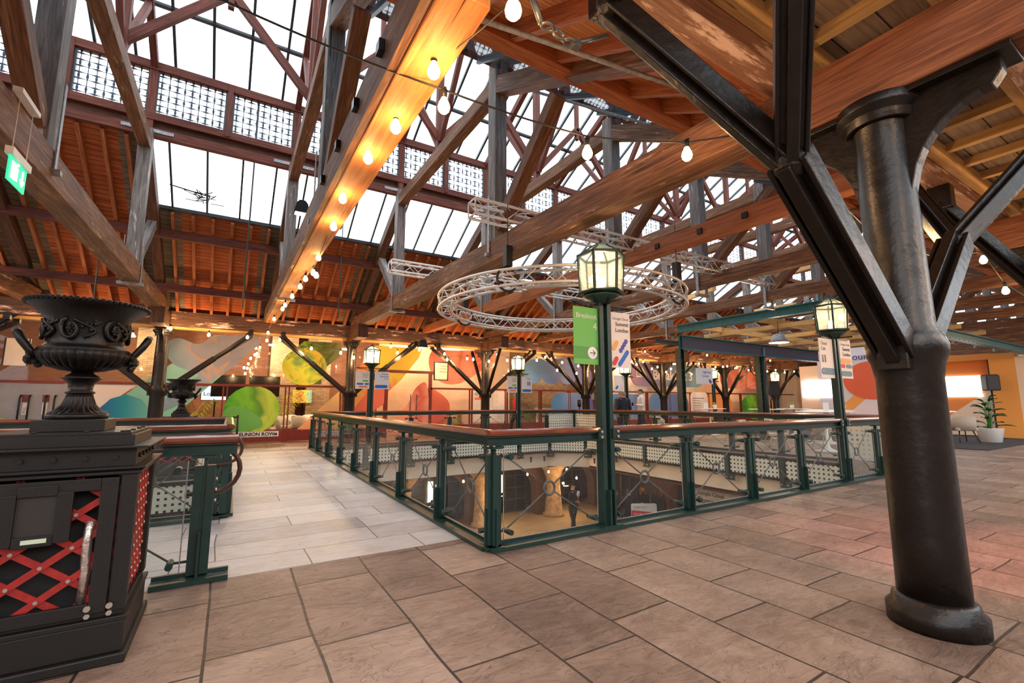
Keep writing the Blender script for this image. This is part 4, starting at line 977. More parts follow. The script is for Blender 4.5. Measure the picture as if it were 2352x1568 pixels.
graphic('wall_graphic', rrect(25.65, 2.2, 30.8, 3.46, .6), 'g_coral', 'long red rounded mural right of the breakout sign')
graphic('wall_graphic', disc(25.5, 1.05, 1.3, .95), 'g_orng', 'orange disc mural, the right one of the pair')
graphic('wall_graphic', disc(23.9, 1.05, 1.0, .9), 'g_orng', 'orange disc mural partly behind the agenda board', FY - .04)
graphic('wall_graphic', disc(29.3, 1.08, 1.6, .85), 'g_green', 'dark green disc mural behind the speaker stands')
mp = graphic('floor_map_board', [(8.68, .5), (10.2, .5), (10.2, 1.80), (8.68, 1.80)], 'signl', 'white ground floor plan board behind the four armed column', FY - .12, 'sign', .03)
text('lettering', 'Ground', .16, (-.70, -.034, 1.12), U, ZZ, M['ink'], mp, 'LEFT', .001); MB().box(-.7, -.35, -.036, -.031, .93, 1.03).build('orange_tab', M['orange'], mp)
pl = MB(); random.seed(5)
for i in range(11):
    x = random.choice((-.05, .18, .42)); z = .12 + .1 * i
    for (a, b, c, d) in ((x, x + .2, z, z), (x, x + .2, z + .09, z + .09), (x, x, z, z + .09), (x + .2, x + .2, z, z + .09)): pl.bar((a, -.034, c), (b, -.034, d), .004, .006, up=(0, 1, 0))
pl.build('plan_lines', M['inkg'], mp)

# red steel frame and glass of the shopfronts
fx = [-12, -8.6, -6.1, -3.62, -1.95, -.18, 1.63, 3.42, 5.02, 6.80, 8.62, 10.35, 12.18, 13.87, 15.6, 17.4, 19.2, 21.0, 22.85, 24.45, 26.0, 27.7, 29.5, 31.3, 33.1]
for i in range(len(fx) - 1):
    a, b = fx[i], fx[i + 1]; door = abs(a - 5.02) < .01
    g = MB(); g.quad((a, FY, .05 if door else .4), (b, FY, .05 if door else .4), (b, FY, 1.86), (a, FY, 1.86)); w = tag(g.build('window', M['shop']), kind='structure')
    if -9 < a < 33: MB().quad((a, FY, 1.9), (b, FY, 1.9), (b, FY, 3.6), (a, FY, 3.6)).build('pane', M['shop'], w)
    f = MB()
    for s in (-.055, .055): f.box(a + s - .02, a + s + .02, FY - .06, FY + .02, 0, 1.9)
    f.build('window_frame', M['redsteel'], w)
    if not door:
        MB().box(a, b, FY - .05, FY + .03, 0.02, .42).build('kick_panel', M['redsteel'], w)
        bt = MB()
        for k in range(2): bt.cyl((a + (b - a) * (.3 + .4 * k), FY - .05, .36), (a + (b - a) * (.3 + .4 * k), FY - .06, .36), .014, 6)
        bt.build('bolt', M['bolt'], w)
for a, b in ((-12, 5.0), (6.8, 34)):
    tag(MB().box(a, b, FY - .08, FY + .02, 1.84, 1.91).build('trim_rail', M['redsteel']), kind='structure')
d = empty('glazed_door', (5.02, FY, 0), 'glazed double door in a tall red frame below the hanging poster', 'door')
MB().box(-.06, .06, -.08, .04, 0, 2.5).box(1.72, 1.84, -.08, .04, 0, 2.5).box(-.1, 2.0, -.1, .05, 2.46, 2.56).build('door_frame', M['redsteel'], d)
for x in (.95, 1.2): MB().tube([(x, -.02, .75), (x, -.1, .75), (x, -.1, 1.62), (x, -.02, 1.62)], .016, 8).build('pull_handle', M['rod'], d)
po = signboard(6.35, 15.9, .5, .62, 2.78, 'cream', 'dark framed poster hanging above the door')
MB().box(-.03, 0, -.03, .03, -.65, .03).box(.5, .53, -.03, .03, -.65, .03).box(-.03, .53, -.03, .03, 0, .03).box(-.03, .53, -.03, .03, -.65, -.62).build('poster_frame', M['black'], po)
for i, t in enumerate(('Lattin', 'Connect', 'World')): text('lettering', t, .1, (.45, -.009, -.14 - .11 * i), U, ZZ, M['redp'], po, 'RIGHT', .001)
# street name plates
def nameplate(x, z, label, mirror=False):
    r = empty('name_plate', (x, FY - .055, z), label, 'sign')
    MB().box(-.68, .68, -.02, 0, -.095, .095).build('plate', M['whitegl'], r); 
    t = text('lettering', 'REUNION ROW', .155, (0, -.022, -.052), U if not mirror else (-1, 0, 0), ZZ, M['ink'], r, 'CENTER', .002, .006)
    f = MB()
    for s in (-1, 1): f.prism([(s * .54, -.05), (s * .64, -.05), (s * .63, .05), (s * .60, .02), (s * .57, .03), (s * .55, 0)], ((0, -.02, 0), U, ZZ, (0, -1, 0)), .003)
    f.box(-.67, .67, -.022, -.02, .08, .088).box(-.67, .67, -.022, -.02, -.088, -.08); f.build('ornament', M['ink'], r)
nameplate(.76, .28, 'white street name plate on the red base panel, reading left to right'); nameplate(3.12, .22, 'white street name plate with its lettering modelled in reverse', True)  # second plate has mirrored lettering

# rooms behind the shopfronts
st = lambda mb, n, m: tag(mb.build(n, M[m]), kind='structure')
st(MB().quad((-14, 22, 0), (8, 22, 0), (8, 22, 5.5), (-14, 22, 5.5)), 'wall_brick', 'brickred')
st(MB().quad((5, 18.6, 0), (11.2, 18.6, 0), (11.2, 18.6, 4.2), (5, 18.6, 4.2)), 'wall_shop', 'cream')
st(MB().quad((10.5, 18.9, 0), (18, 18.9, 0), (18, 18.9, 4.2), (10.5, 18.9, 4.2)), 'wall_yellow_brick', 'brickyel')
st(MB().quad((16.4, 18.5, 0), (34.5, 18.5, 0), (34.5, 18.5, 4.2), (16.4, 18.5, 4.2)), 'wall_shops', 'cream')
st(MB().quad((34.5, 3, 0), (34.5, 18.5, 0), (34.5, 18.5, 4.2), (34.5, 3, 4.2)), 'wall_end', 'cream')
st(MB().quad((-14, -9, 0), (-14, 22, 0), (-14, 22, 4.4), (-14, -9, 4.4)), 'wall_left', 'brickred')
st(MB().quad((-14, 16.2, 3.75), (35, 16.2, 3.75), (35, 22, 5.6), (-14, 22, 5.6)), 'ceiling', 'boards')
st(MB().quad((45, -9, 0), (45, 18, 0), (45, 18, 7), (45, -9, 7)), 'wall_gable', 'brickred')
for x, w in ((1.75, .5), (-2.6, .4), (3.1, .45)):
    b = MB(); b.quad((x - w, 20.75, 0), (x + w, 20.75, 0), (x + w, 20.75, 4.6), (x - w, 20.75, 4.6)); b.quad((x + w, 20.75, 0), (x + w, 22, 0), (x + w, 22, 4.6), (x + w, 20.75, 4.6)); b.quad((x - w, 22, 0), (x - w, 20.75, 0), (x - w, 20.75, 4.6), (x - w, 22, 4.6))
    st(b, 'wall_pier', 'brickyel')
for i in range(12): x = -12 + i * 1.5; beam('rafter', (x, 16.3, 3.68), (x, 21.9, 5.45), .08, .16, 'woodorange', 'orange rafter in the room behind the left shopfronts', 'rafter', 'rafters behind the shopfronts', 0)
# screens in the room
for x0, x1, lab in ((-.62, .40, 'left black wall screen behind the green disc'), (.52, 1.5, 'right black wall screen behind the green disc')):
    r = empty('wall_screen', ((x0 + x1) / 2, 18.9, 1.52), lab, 'screen'); h = (x1 - x0) / 2
    MB().box(-h, h, 0, .06, 0, .74).build('screen_body', M['black'], r); MB().box(-h + .02, h - .02, -.004, 0, .02, .72).build('screen_glass', plain('screen_gloss', (.01, .01, .012), .08), r); MB().box(-.04, .04, .02, .08, -1.5, 0).build('stand_pole', M['black'], r)
r = empty('lit_display', (-.9, 18.95, 1.38), 'small lit white display reading the start of a city name, behind the small urn', 'screen')
MB().box(0, .95, 0, .06, 0, .52).build('display_body', M['black'], r); MB().box(.02, .93, -.004, 0, .02, .5).build('display_face', emit('display_white', (.8, .86, 1), 1.1), r)
text('lettering', 'London', .2, (.07, -.008, .17), U, ZZ, M['ink'], r, 'LEFT', .001); MB().box(.4, .45, .02, .06, -1.38, 0).build('stand_pole', M['black'], r)
# left entrance glass with pull handles
r = empty('glazed_entrance', (-5.0, FY - .02, 0), 'grey glazed entrance doors with tall curved pull handles at the far left', 'door')
MB().box(-2.2, 1.38, -.02, .0, .1, 1.82).build('grey_door', M['conc'], r)
for x in (.18, .36, .68, .86): MB().tube([(x, -.03, .55), (x, -.14, .60), (x, -.14, 1.42), (x, -.08, 1.5), (x, -.03, 1.5)], .022, 8).build('pull_handle', M['iron'], r)
for x in (.27, .66):
    MB().box(x - .07, x + .07, -.035, -.022, 1.33, 1.52).build('red_tab', M['redsteel'], r); MB().box(x - .05, x + .05, -.036, -.022, .98, 1.30).build('door_label', M['white'], r)
    text('lettering', 'PULL', .075, (x + .022, -.038, 1.02), (0, 0, 1), (-1, 0, 0), M['ink'], r, 'LEFT', .001)
r = signboard(-5.0, 16.6, .42, .7, 2.95, 'cream', 'framed notice hanging in chains behind the large urn')
MB().box(-.03, 0, -.02, .02, -.7, 0).box(.42, .45, -.02, .02, -.7, 0).build('notice_frame', M['black'], r)
# ------------------------------------------------------------------ festoon bulbs
bulb0 = None; NB = 0
BULBN = {}
def bulb(p, s=1.0, light=0, label='warm glass bulb hanging from the festoon cable', group='festoon bulbs'):
    global bulb0
    p = V(p)
    if bulb0 is None:
        b = MB().lathe([(.012, .062), (.018, .045), (.029, .022), (.034, 0), (.030, -.018), (.018, -.032), (.001, -.037)], (0, 0, 0), 14).build('light_bulb', M['bulb'])
        MB().cyl((0, 0, .055), (0, 0, .105), .017, 10).box(-.006, .006, -.02, .02, .1, .112).build('socket', M['black'], b); bulb0 = b; o = b
    else:
        o = copy_tree(bulb0)
        for ch in list(o.children):
            if ch.type == 'LIGHT': bpy.data.objects.remove(ch)
    o.location = p; o.scale = (s, s, s); tag(o, label, 'light bulb', group)
    if light: lamp_light('bulb_light', (0, 0, -.09), light, WARM, o, .04)
    return o
def cable(pts, label, group=None, sag=.12, r=.007):
    P = []
    for a, b in zip(pts[:-1], pts[1:]):
        a, b = V(a), V(b); n = 8
        for i in range(n): t = i / n; P.append(a.lerp(b, t) - V((0, 0, sag * 4 * t * (1 - t) * min((b - a).length / 3, 1))))
    P.append(V(pts[-1])); o = P[0].copy()
    m = MB().tube([p - o for p in P], r, 5).build('festoon_cable', M['cable']); m.location = o; tag(m, label, 'cable', group); return m
near = [((.97, 1.58, 3.06), 10, 'bright bulb at the top centre of the view'), ((.89, 2.35, 3.24), 6, 'upper bright bulb beside the orange tie beam'), ((1.02, 2.5, 3.15), 8, 'bulb just below the uppermost one beside the orange tie beam'), ((.88, 3.06, 3.27), 6, 'bulb under the orange tie beam, third from the top'), ((.83, 3.65, 3.30), 6, 'bulb under the orange tie beam, fourth from the top'), ((.82, 4.62, 3.33), 6, 'bulb under the orange tie beam, fifth from the top'), ((.89, 5.5, 3.35), 6, 'bulb under the orange tie beam beside its wooden cleat'),
 ((2.13, 2.42, 3.13), 10, 'bulb on the loose cable above the ring truss'), ((2.78, 2.05, 3.13), 12, 'bulb under the central tie beam, left of the black strut'), ((5.64, 2.03, 3.05), 14, 'bulb seen between the black strut and the iron column'), ((7.6, 2.03, 3.05), 14, 'bulb just right of the iron column shaft'), ((8.64, 1.64, 2.76), 18, 'bright bulb on the slanting cable at the right edge'), ((7.99, 1.67, 3.08), 0, 'bulb above the slanting cable at the right edge'), ((9.6, 1.5, 2.55), 12, 'lowest bulb on the slanting cable at the right edge')]
for p, e, l in near: bulb(p, 1.15, e, l, 'large nearby festoon bulbs')
A_ = [(1.0, 7.5, 3.26), (.98, 7.7, 3.35), (.93, 8.2, 3.36), (.93, 8.9, 3.38), (.90, 9.9, 3.40), (.87, 11.0, 3.42), (.87, 11.6, 3.44), (.82, 13.4, 3.48), (.80, 15.2, 3.35), (1.13, 15.3, 3.17), (.79, 15.3, 3.13), (.95, 7.0, 3.40)]
for i, p in enumerate(A_): bulb(p, 1.1, 6 if i % 2 == 0 else 0, 'warm bulb below the far half of the orange tie beam, ' + ordw(i) + ' from the near end')
far = [(-1.54, 3.34), (-2.32, 3.11), (-.66, 3.24), (.28, 3.24), (2.02, 3.02), (2.9, 2.93), (3.3, 2.8), (4.51, 3.24), (4.74, 3.04), (5.52, 3.19), (6.47, 3.09), (6.58, 2.89), (7.38, 2.97), (7.63, 2.95), (8.3, 2.91), (8.66, 3.18), (9.11, 2.99), (10.51, 3.06), (10.93, 3.2), (11.54, 2.69), (11.8, 3.03), (12.57, 2.6), (13.63, 2.73), (12.67, 2.92), (16.65, 3.28), (16.21, 3.13), (17.23, 2.97), (18.6, 3.02), (17.63, 3.07), (18.24, 2.85), (20.79, 3.38), (22.17, 3.25), (22.83, 3.3), (23.22, 3.34), (24.09, 3.31), (20.15, 2.81), (25.2, 3.2), (26.2, 3.25), (27.1, 3.2), (28.0, 3.3), (29.0, 3.2), (30.1, 3.3), (-3.6, 3.2), (-5.2, 3.1)]
FR = sorted(x for x, z in far)
for i, (x, z) in enumerate(far): bulb((x, 15.3, z - .05), 1.2, 42 if i % 2 == 0 else 0, 'small warm bulb, ' + ordw(FR.index(x)) + ' from the left in the row before the shopfronts', 'bulbs before the shopfronts')
for (x, z) in ((.63, 3.22), (.67, 3.03), (.49, 2.85), (.61, 2.98), (.43, 2.65), (.41, 2.5), (.36, 2.31), (.31, 2.51), (.75, 3.25)): bulb((x, 18.5, z), 1.1, 0, 'small bulb in the cascade behind the shopfront glass', 'bulbs behind the shopfront')
# bulbs added for warm fill over the aisles, mostly out of view
for i, p in enumerate([(-2.5, -1.5, 3.3), (0, -1.6, 3.2), (2.5, -1.5, 3.3), (5, -1.6, 3.2), (7.5, -1.5, 3.3), (-4.5, 1.8, 3.3), (-6, 5, 3.4), (-4.6, 9, 3.5), (-4.4, 13, 3.5), (13, 2, 3.2), (17, 2.2, 3.2), (21, 2, 3.2), (14.5, 13.2, 3.4), (18, 12.8, 3.4), (23, 12.8, 3.4)]): bulb(p, 1, 45, 'added fill bulb over the aisle outside the middle of the view', 'added fill bulbs over the aisles')
cable([(-.9, 3.4, 3.9), (-.2, 2.9, 3.62), (1.02, 2.5, 3.27), (2.13, 2.42, 3.27), (2.83, 2.09, 3.27), (3.5, 1.6, 3.4)], 'black festoon cable running from the top left to the iron column', None, .05)
cable([(.99, 1.2, 3.3), (.99, 1.61, 3.15), (.96, 2.42, 3.40), (.93, 3.17, 3.45), (.89, 3.9, 3.50), (.84, 4.75, 3.50), (.90, 5.61, 3.50), (.95, 7.3, 3.38), (.92, 9.7, 3.67), (.90, 12.4, 3.77), (.80, 15.2, 3.47)], 'festoon cable strung below the orange tie beam', None, .06, .005)
cable([(4.3, 1.9, 3.4), (5.64, 2.03, 3.17), (7.6, 2.03, 3.17), (7.99, 1.67, 3.2), (8.64, 1.64, 2.88), (9.6, 1.5, 2.67), (11, 1.3, 3.3)], 'festoon cable slanting down at the right edge', None, .05)
fs = sorted(far); cable([(-6, 15.3, 3.3)] + [(x, 15.3, z + .07) for x, z in fs] + [(32, 15.3, 3.4)], 'thin festoon cable carrying the small bulbs before the shopfronts', None, .02, .004)
for g_ in ([(-2.5, -1.5, 3.4), (0, -1.6, 3.3), (2.5, -1.5, 3.4), (5, -1.6, 3.3), (7.5, -1.5, 3.4)], [(-4.5, 1.8, 3.4), (-6, 5, 3.5), (-4.6, 9, 3.6), (-4.4, 13, 3.6)], [(13, 2, 3.3), (17, 2.2, 3.3), (21, 2, 3.3)], [(14.5, 13.2, 3.5), (18, 12.8, 3.5), (23, 12.8, 3.5)]): cable(g_, 'cable for the added fill bulbs over the aisle outside the middle of the view', 'aisle cables', 0)  # cables that carry the added fill bulbs
# ------------------------------------------------------------------ silver trusses
def boxtruss(root, P, d, L, s=.22, step=.25, name='truss_chord'):
    P = V(P); d = V(d).normalized(); up = V((0, 0, 1)); r = d.cross(up).normalized()
    c = MB(); cs = []
    for a, b in ((-1, -1), (1, -1), (1, 1), (-1, 1)):
        o = r * a * s / 2 + up * b * s / 2; cs.append(o); c.cyl(P + o, P + o + d * L, .022, 8)
    c.build(name, M['alu'], root)
    n = int(L / step); w = MB()
    for i in range(n):
        for k in range(4):
            a, b = cs[k], cs[(k + 1) % 4]
            if i % 2: a, b = b, a
            w.cyl(P + a + d * step * i, P + b + d * step * (i + 1), .008, 5)
    for k in range(4): w.cyl(P + cs[k], P + cs[(k + 1) % 4], .012, 5)
    w.build('truss_web', M['alu'], root)
r = empty('lighting_truss', (2.72, 5.55, 4.03), 'straight silver lighting truss higher up, behind the central queen post', 'truss'); boxtruss(r, (0, 0, 0), (1, 0, 0), 7.5)
r = empty('lighting_truss', (2.55, 8.9, 4.03), 'straight silver lighting truss lower down, left of the ring', 'truss'); boxtruss(r, (0, 0, 0), (1, 0, 0), 7.5)
RC = V((4.88, 6.38, 3.0)); RR = 2.02
r = empty('ring_truss', tuple(RC), 'large circular silver truss hanging in the centre of the hall', 'truss')
c = MB(); w = MB(); s = .11; n = 72
for a, b in ((-1, -1), (1, -1), (1, 1), (-1, 1)): c.tube([V(((RR + a * s) * math.cos(t), (RR + a * s) * math.sin(t), b * s)) for t in [2 * PI * k / n for k in range(n)]], .022, 8, closed=True)
c.build('ring_chord', M['alu'], r)
cc = ((-1, -1), (1, -1), (1, 1), (-1, 1))
for i in range(56):
    t0, t1 = 2 * PI * i / 56, 2 * PI * (i + 1) / 56
    for k in range(4):
        a, b = cc[k], cc[(k + 1) % 4]
        if i % 2: a, b = b, a
        w.cyl(V(((RR + a[0] * s) * math.cos(t0), (RR + a[0] * s) * math.sin(t0), a[1] * s)), V(((RR + b[0] * s) * math.cos(t1), (RR + b[0] * s) * math.sin(t1), b[1] * s)), .008, 5)
w.build('ring_web', M['alu'], r)
for i, a in enumerate((.55, 2.1, 3.7, 5.2)):
    x, y = RR * math.cos(a), RR * math.sin(a)
    h = MB().cyl((x, y, .1), (x, y, 1.1), .006, 6).box(x - .05, x + .05, y - .05, y + .05, .18, .48).tube(arc((x, y, 0), .17, 0, 2 * PI, 16), .018, 6).build('chain_hoist', M['black'], r)
# flood lights
def flood(p, label, aim=(0, 0, -1), s=1):
    r = empty('flood_light', p, label, 'flood light'); r.scale = (s, s, s)
    MB().prism([(-.11, -.09), (.11, -.09), (.08, .05), (.04, .10), (-.04, .10), (-.08, .05)], ((0, -.07, 0), (1, 0, 0), ZZ, (0, 1, 0)), .16).build('housing', M['black'], r)
    MB().box(-.09, .09, -.055, .075, -.096, -.091).build('lens', M['shade'], r); MB().bar((.1, 0, .0), (.28, 0, .02), .02, .03).build('arm', M['black'], r); return r
flood((.72, 7.35, 4.25), 'small black flood light beside the orange tie beam'); flood((5.9, 9.0, 4.35), 'black projector clamped above the ring truss', s=1.3); flood((5.6, 15.2, 3.35), 'black flood light under the far plate, above the door', s=1.4)
# exit sign
r = empty('exit_sign', (-1.62, 5.1, 3.24), 'green emergency exit sign hanging at the far left', 'exit sign', rz=PI / 2)
MB().box(-.19, .19, -.025, .025, .0, .06).build('sign_rail', M['white'], r); MB().box(-.17, .17, -.006, .006, -.20, 0).build('sign_face', M['exitg'], r)
MB().bar((-.02, -.009, -.05), (-.02, -.009, -.16), .003, .03, up=(1, 0, 0)).bar((.09, -.009, -.03), (.09, -.009, -.15), .003, .022, up=(1, 0, 0)).bar((.05, -.009, -.11), (.09, -.009, -.16), .003, .022).bar((.13, -.009, -.11), (.09, -.009, -.16), .003, .022).box(-.13, -.05, -.010, -.007, -.17, -.03).ball((-.03, -.009, -.03), .014, 8).build('running_figure', M['exitw'], r)
for x in (-.14, .14): MB().cyl((x, 0, .06), (x, 0, .52), .003, 5).build('hanger', M['white'], r)
MB().box(-.2, .2, -.03, .03, .52, .56).build('ceiling_bracket', M['white'], r)
# conduit pipes under the near slope
for p, q, l in (((1.1, 2.9, 4.25), (4.2, 2.7, 4.5), 'grey conduit pipe crossing above the bright bulbs'), ((3.5, 5.3, 6.0), (9.5, 4.4, 6.0), 'long grey conduit below the near boarded slope')):
    m = MB().cyl((0, 0, 0), V(q) - V(p), .022, 10).build('conduit_pipe', M['strap']); m.location = p; tag(m, l, 'pipe')

# ================================================================== TEAL CANOPY
CX0, CY1, CY0 = 11.95, 9.5, 4.3
r = empty('teal_canopy', (CX0, CY1, 0), 'teal steel canopy frame with a long dark navy fascia', 'canopy')
def ibeam(a, b, h, w, mat, root, name):
    m = MB(); u = V((0, 0, h / 2)); a = V(a); b = V(b)
    m.bar(a + u, b + u, w, .03); m.bar(a - u, b - u, w, .03); m.bar(a, b, .03, h)
    k = m; n = int((b - a).length / .35); d = (b - a).normalized(); sd = d.cross(V((0, 0, 1)))
    for i in range(n):
        p = a + d * (i * .35 + .1) + u
        for s in (-1, 1): k.cyl(p + sd * s * w * .36 - V((0, 0, .02)), p + sd * s * w * .36 + V((0, 0, .03)), .013, 6); q = p - u * 2; k.cyl(q + sd * s * w * .36 - V((0, 0, .03)), q + sd * s * w * .36 + V((0, 0, .02)), .013, 6)
    return m.build(name, M[mat], root)
ibeam((0, 0, 3.2), (8.7, 0, 3.2), .42, .26, 'teal', r, 'front_girder'); 
MB().box(.1, 8.6, -.06, -.04, 3.02, 3.38).build('navy_fascia', M['navy'], r)
ibeam((0, 0, 3.62), (0, -5.3, 3.62), .2, .2, 'teal', r, 'side_girder'); ibeam((0, -5.3, 3.1), (13, -5.3, 3.1), .2, .2, 'teal', r, 'back_girder')
ibeam((0, 0, 3.16), (-1.05, 0, 3.16), .1, .12, 'steel', r, 'stub_beam')
for x, y in ((.05, 0), (4.35, 0)):
    m = MB()
    for s in (-1, 1): m.box(x + s * .09 - .012, x + s * .09 + .012, y - .09, y + .09, 0, 3.0)
    m.box(x - .09, x + .09, y - .012, y + .012, 0, 3.0); p = m.build('column', M['steel'], r)
    k = MB()
    for i in range(8): k.cyl((x - .05, y - .015, .4 + i * .32), (x - .05, y - .03, .4 + i * .32), .012, 6); k.cyl((x + .05, y - .015, .4 + i * .32), (x + .05, y - .03, .4 + i * .32), .012, 6)
    k.build('bolt', M['bolt'], p)
MB().cyl((4.6, -.05, 0), (4.6, -.05, 3.3), .075, 14).build('drain_pipe', M['frame_dark'], r)
for i in range(3): y = -.7 - i * 1.7; MB().bar((.1, y, 3.6), (8.6, y, 3.6), .09, .16).build('joist', M['pale'], r)
for i in range(4): x = 1.2 + i * 2.2; MB().bar((x, -.1, 3.46), (x, -5.2, 3.46), .08, .12).build('cross_joist', M['pale'], r)
# new pale timber stiffening the far trusses
for i, x in enumerate(TX[9:13]):
    for Y, z in ((11.6, 5.3), (7.4, 5.4)):
        beam('new_brace', (x + .1, Y - 2.4, z - .2), (x + 2.5, Y + .6, z + .3), .12, .18, 'pale', ('lower' if Y > 10 else 'upper') + ' pale new timber brace, ' + ordw(i) + ' pair from the left among the far trusses', 'roof beam', 'pale new braces', 0)
# pendant lamp
r = empty('pendant_lamp', (13.0, 6.95, 2.98), 'round industrial pendant lamp below the teal canopy', 'pendant lamp')
MB().lathe([(.05, .25), (.14, .22), (.19, .08), (.27, 0), (.26, -.01)], (0, 0, 0), 24).build('lamp_shade', M['strap'], r); MB().lathe([(.001, -.012), (.24, -.012), (.24, .02)], (0, 0, 0), 24).build('lamp_glow', M['shade'], r); MB().cyl((0, 0, .25), (0, 0, .62), .01, 6).build('lamp_cord', M['black'], r)
lamp_light('pendant_light', (0, 0, -.15), 60, WARM2, r, .1)

# ================================================================== STAGE
SX = 25.0
r = empty('stage_wall', (SX, 8.5, 0), 'large printed stage wall in white, peach and orange with two bright screens', 'stage wall')
def yz(pts, dx, mat, name, t=.01):
    m = MB(); m.prism([(-(p[0] - 8.5), p[1]) for p in pts], ((dx, 0, 0), (0, -1, 0), ZZ, (-1, 0, 0)), t); return m.build(name, M[mat] if isinstance(mat, str) else mat, r)
MB().box(0, .3, -3.3, 3.95, 0, 3.15).build('main_panel', plain('stage_peach', (.86, .66, .52), .6), r)
yz([(11.54, 1.0), (11.54, 3.88), (7.6, 3.88), (7.6, 1.0)], -.02, plain('stage_lilac', (.70, .74, .90), .6), 'upper_panel', .06)
yz([(11.3, .05), (11.3, .55), (9.8, 1.9), (7.6, 1.9), (7.6, .05)], -.09, 'amber', 'orange_panel')
yz([(10.4 + .05 * 0, .75), (9.0, .75), (6.9, 2.6), (6.9, 3.35), (7.6, 3.35)], -.10, plain('stage_stripe', (.78, .78, .90), .6), 'white_stripe')
yz([(10.44 - 1.15 * (1 - math.cos(2 * PI * k / 36)), 2.33 + .87 * math.sin(2 * PI * k / 36)) for k in range(36)], -.115, plain('stage_red', (.80, .15, .08), .6), 'red_disc')
yz([(7.0, .05), (7.0, 3.2), (5.4, 3.2), (5.4, .05)], -.12, 'g_wall', 'orange_back')
yz([(7.0, .05), (7.0, .6), (5.4, 1.9), (5.4, .05)], -.14, plain('stage_cream', (.9, .72, .55), .6), 'cream_triangle')
yz([(12.32, 1.57), (12.32, 2.40), (10.9, 2.40), (10.9, 1.57)], -.10, 'screen', 'left_screen', .03)
yz([(6.95, 1.54), (6.95, 2.36), (5.73, 2.36), (5.73, 1.54)], -.16, 'screen', 'right_screen', .03)
MB().box(-.35, 0, -3.15, -3.05, 0, 2.95).build('black_post', M['black'], r)
MB().box(-.115, -.10, 2.5, 2.66, 3.44, 3.48).build('dash_mark', M['navytx'], r)
text('lettering', 'our mod', .43, (-.11, 1.5, 3.30), (0, -1, 0), ZZ, M['navytx'], r, 'LEFT', .003)
r2 = empty('stage_return', (24.9, 5.0, 0), 'orange framed return wall at the right side of the stage', 'stage wall')
MB().box(-.3, .3, -.3, .4, 0, 3.15).box(-.3, .3, .4, 2.2, 2.95, 3.15).build('orange_frame', plain('stage_amber', (.90, .38, .08), .6), r2)
MB().box(-.3, 1.5, -2.6, -.3, 0, 3.0).build('peach_wall', plain('stage_peach_light', (.92, .68, .48), .6), r2)
MB().box(-.8, -.3, 3.9, 5.2, .02, .62).build('orange_counter', M['amber'], r2)
tag(MB().box(17.8, 26.5, 4.15, 12.6, 0.0, .02).build('floor_carpet', M['carpet']), kind='structure')
# speakers
def speaker(x, y, zt, label, rz=0, s=1.):
    r = empty('loudspeaker', (x, y, 0), label, 'loudspeaker', 'pole mounted loudspeakers' if 0 else None, rz)
    MB().prism([(-.18, 0), (.18, 0), (.20, .05), (.20, .55), (.15, .6), (-.15, .6), (-.2, .55), (-.2, .05)], ((0, -.16, zt), U, ZZ, (0, 1, 0)), .32).build('cabinet', M['black'], r, .01)
    MB().box(-.16, .16, -.17, -.16, zt + .06, zt + .54).build('grille', M['darkgrey'], r); MB().cyl((0, 0, 0), (0, 0, zt), .022, 8).cyl((0, 0, 0), (0, 0, .02), .26, 20).build('pole', M['black'], r)
speaker(24.1, 5.3, 1.75, 'black loudspeaker on a pole beside the tall planter', -.9); speaker(20.3, 11.3, 1.65, 'black loudspeaker on a pole left of the green disc', 2.6); speaker(23.4, 12.9, 1.6, 'black loudspeaker on a pole left of the stage wall', 2.4)
# planter with broad leaves
def leaf(mb, base, tip, w, droop=.1):
    b = V(base); t = V(tip); d = (t - b); s = d.cross(V((0, 0, 1))); s = s.normalized() if s.length > 1e-4 else V((1, 0, 0)); n = 6; idx = len(mb.v)
    for i in range(n + 1):
        k = i / n; c = b + d * k - V((0, 0, droop * k * k)); ww = w * math.sin(PI * min(k * .92 + .06, 1)) ** .8
        mb.v += [c - s * ww / 2 + V((0, 0, ww * .18)), c, c + s * ww / 2 + V((0, 0, ww * .18))]
    for i in range(n):
        for j in (0, 1): a = idx + i * 3 + j; mb.face((a, a + 3, a + 4, a + 1), ((i / n, j), ((i + 1) / n, j), ((i + 1) / n, j + 1), (i / n, j + 1)), True)
def bigplant(x, y, s, label, pot=True, mat='leafd', n=22, seed=1, lw=.19, hh=1.25, spread=.62):
    random.seed(seed); r = empty('potted_plant', (x, y, 0), label, 'potted plant'); r.scale = (s, s, s)
    if pot: MB().lathe([(.20, 0), (.23, .02), (.30, .40), (.31, .42), (.29, .42), (.27, .36), (.001, .36)], (0, 0, 0), 28).build('planter', M['whitegl'], r)
    st = MB(); lf = MB()
    for i in range(n):
        a = i * 2.4 + random.uniform(-.3, .3); h = .45 + (hh - .45) * (i / n) + random.uniform(-.08, .08); rad = spread * (1 - .45 * i / n) * random.uniform(.6, 1)
        p = V((.22 * rad * math.cos(a), .22 * rad * math.sin(a), h)); st.tube([(.02 * math.cos(a), .02 * math.sin(a), .36), (p.x * .5, p.y * .5, (.36 + h) / 2 + .05), p], [.012, .009, .006], 5)
        leaf(lf, p, p + V((rad * math.cos(a) * .75, rad * math.sin(a) * .75, .12 + .1 * i / n)), lw * random.uniform(.8, 1.2), .12)
    st.build('stems', M['leaf'], r); lf.build('foliage', M[mat], r); return r
bigplant(21.6, 4.92, 1.12, 'tall broad leaved plant in a white planter at the right edge', True, 'leafd', 24, 3)
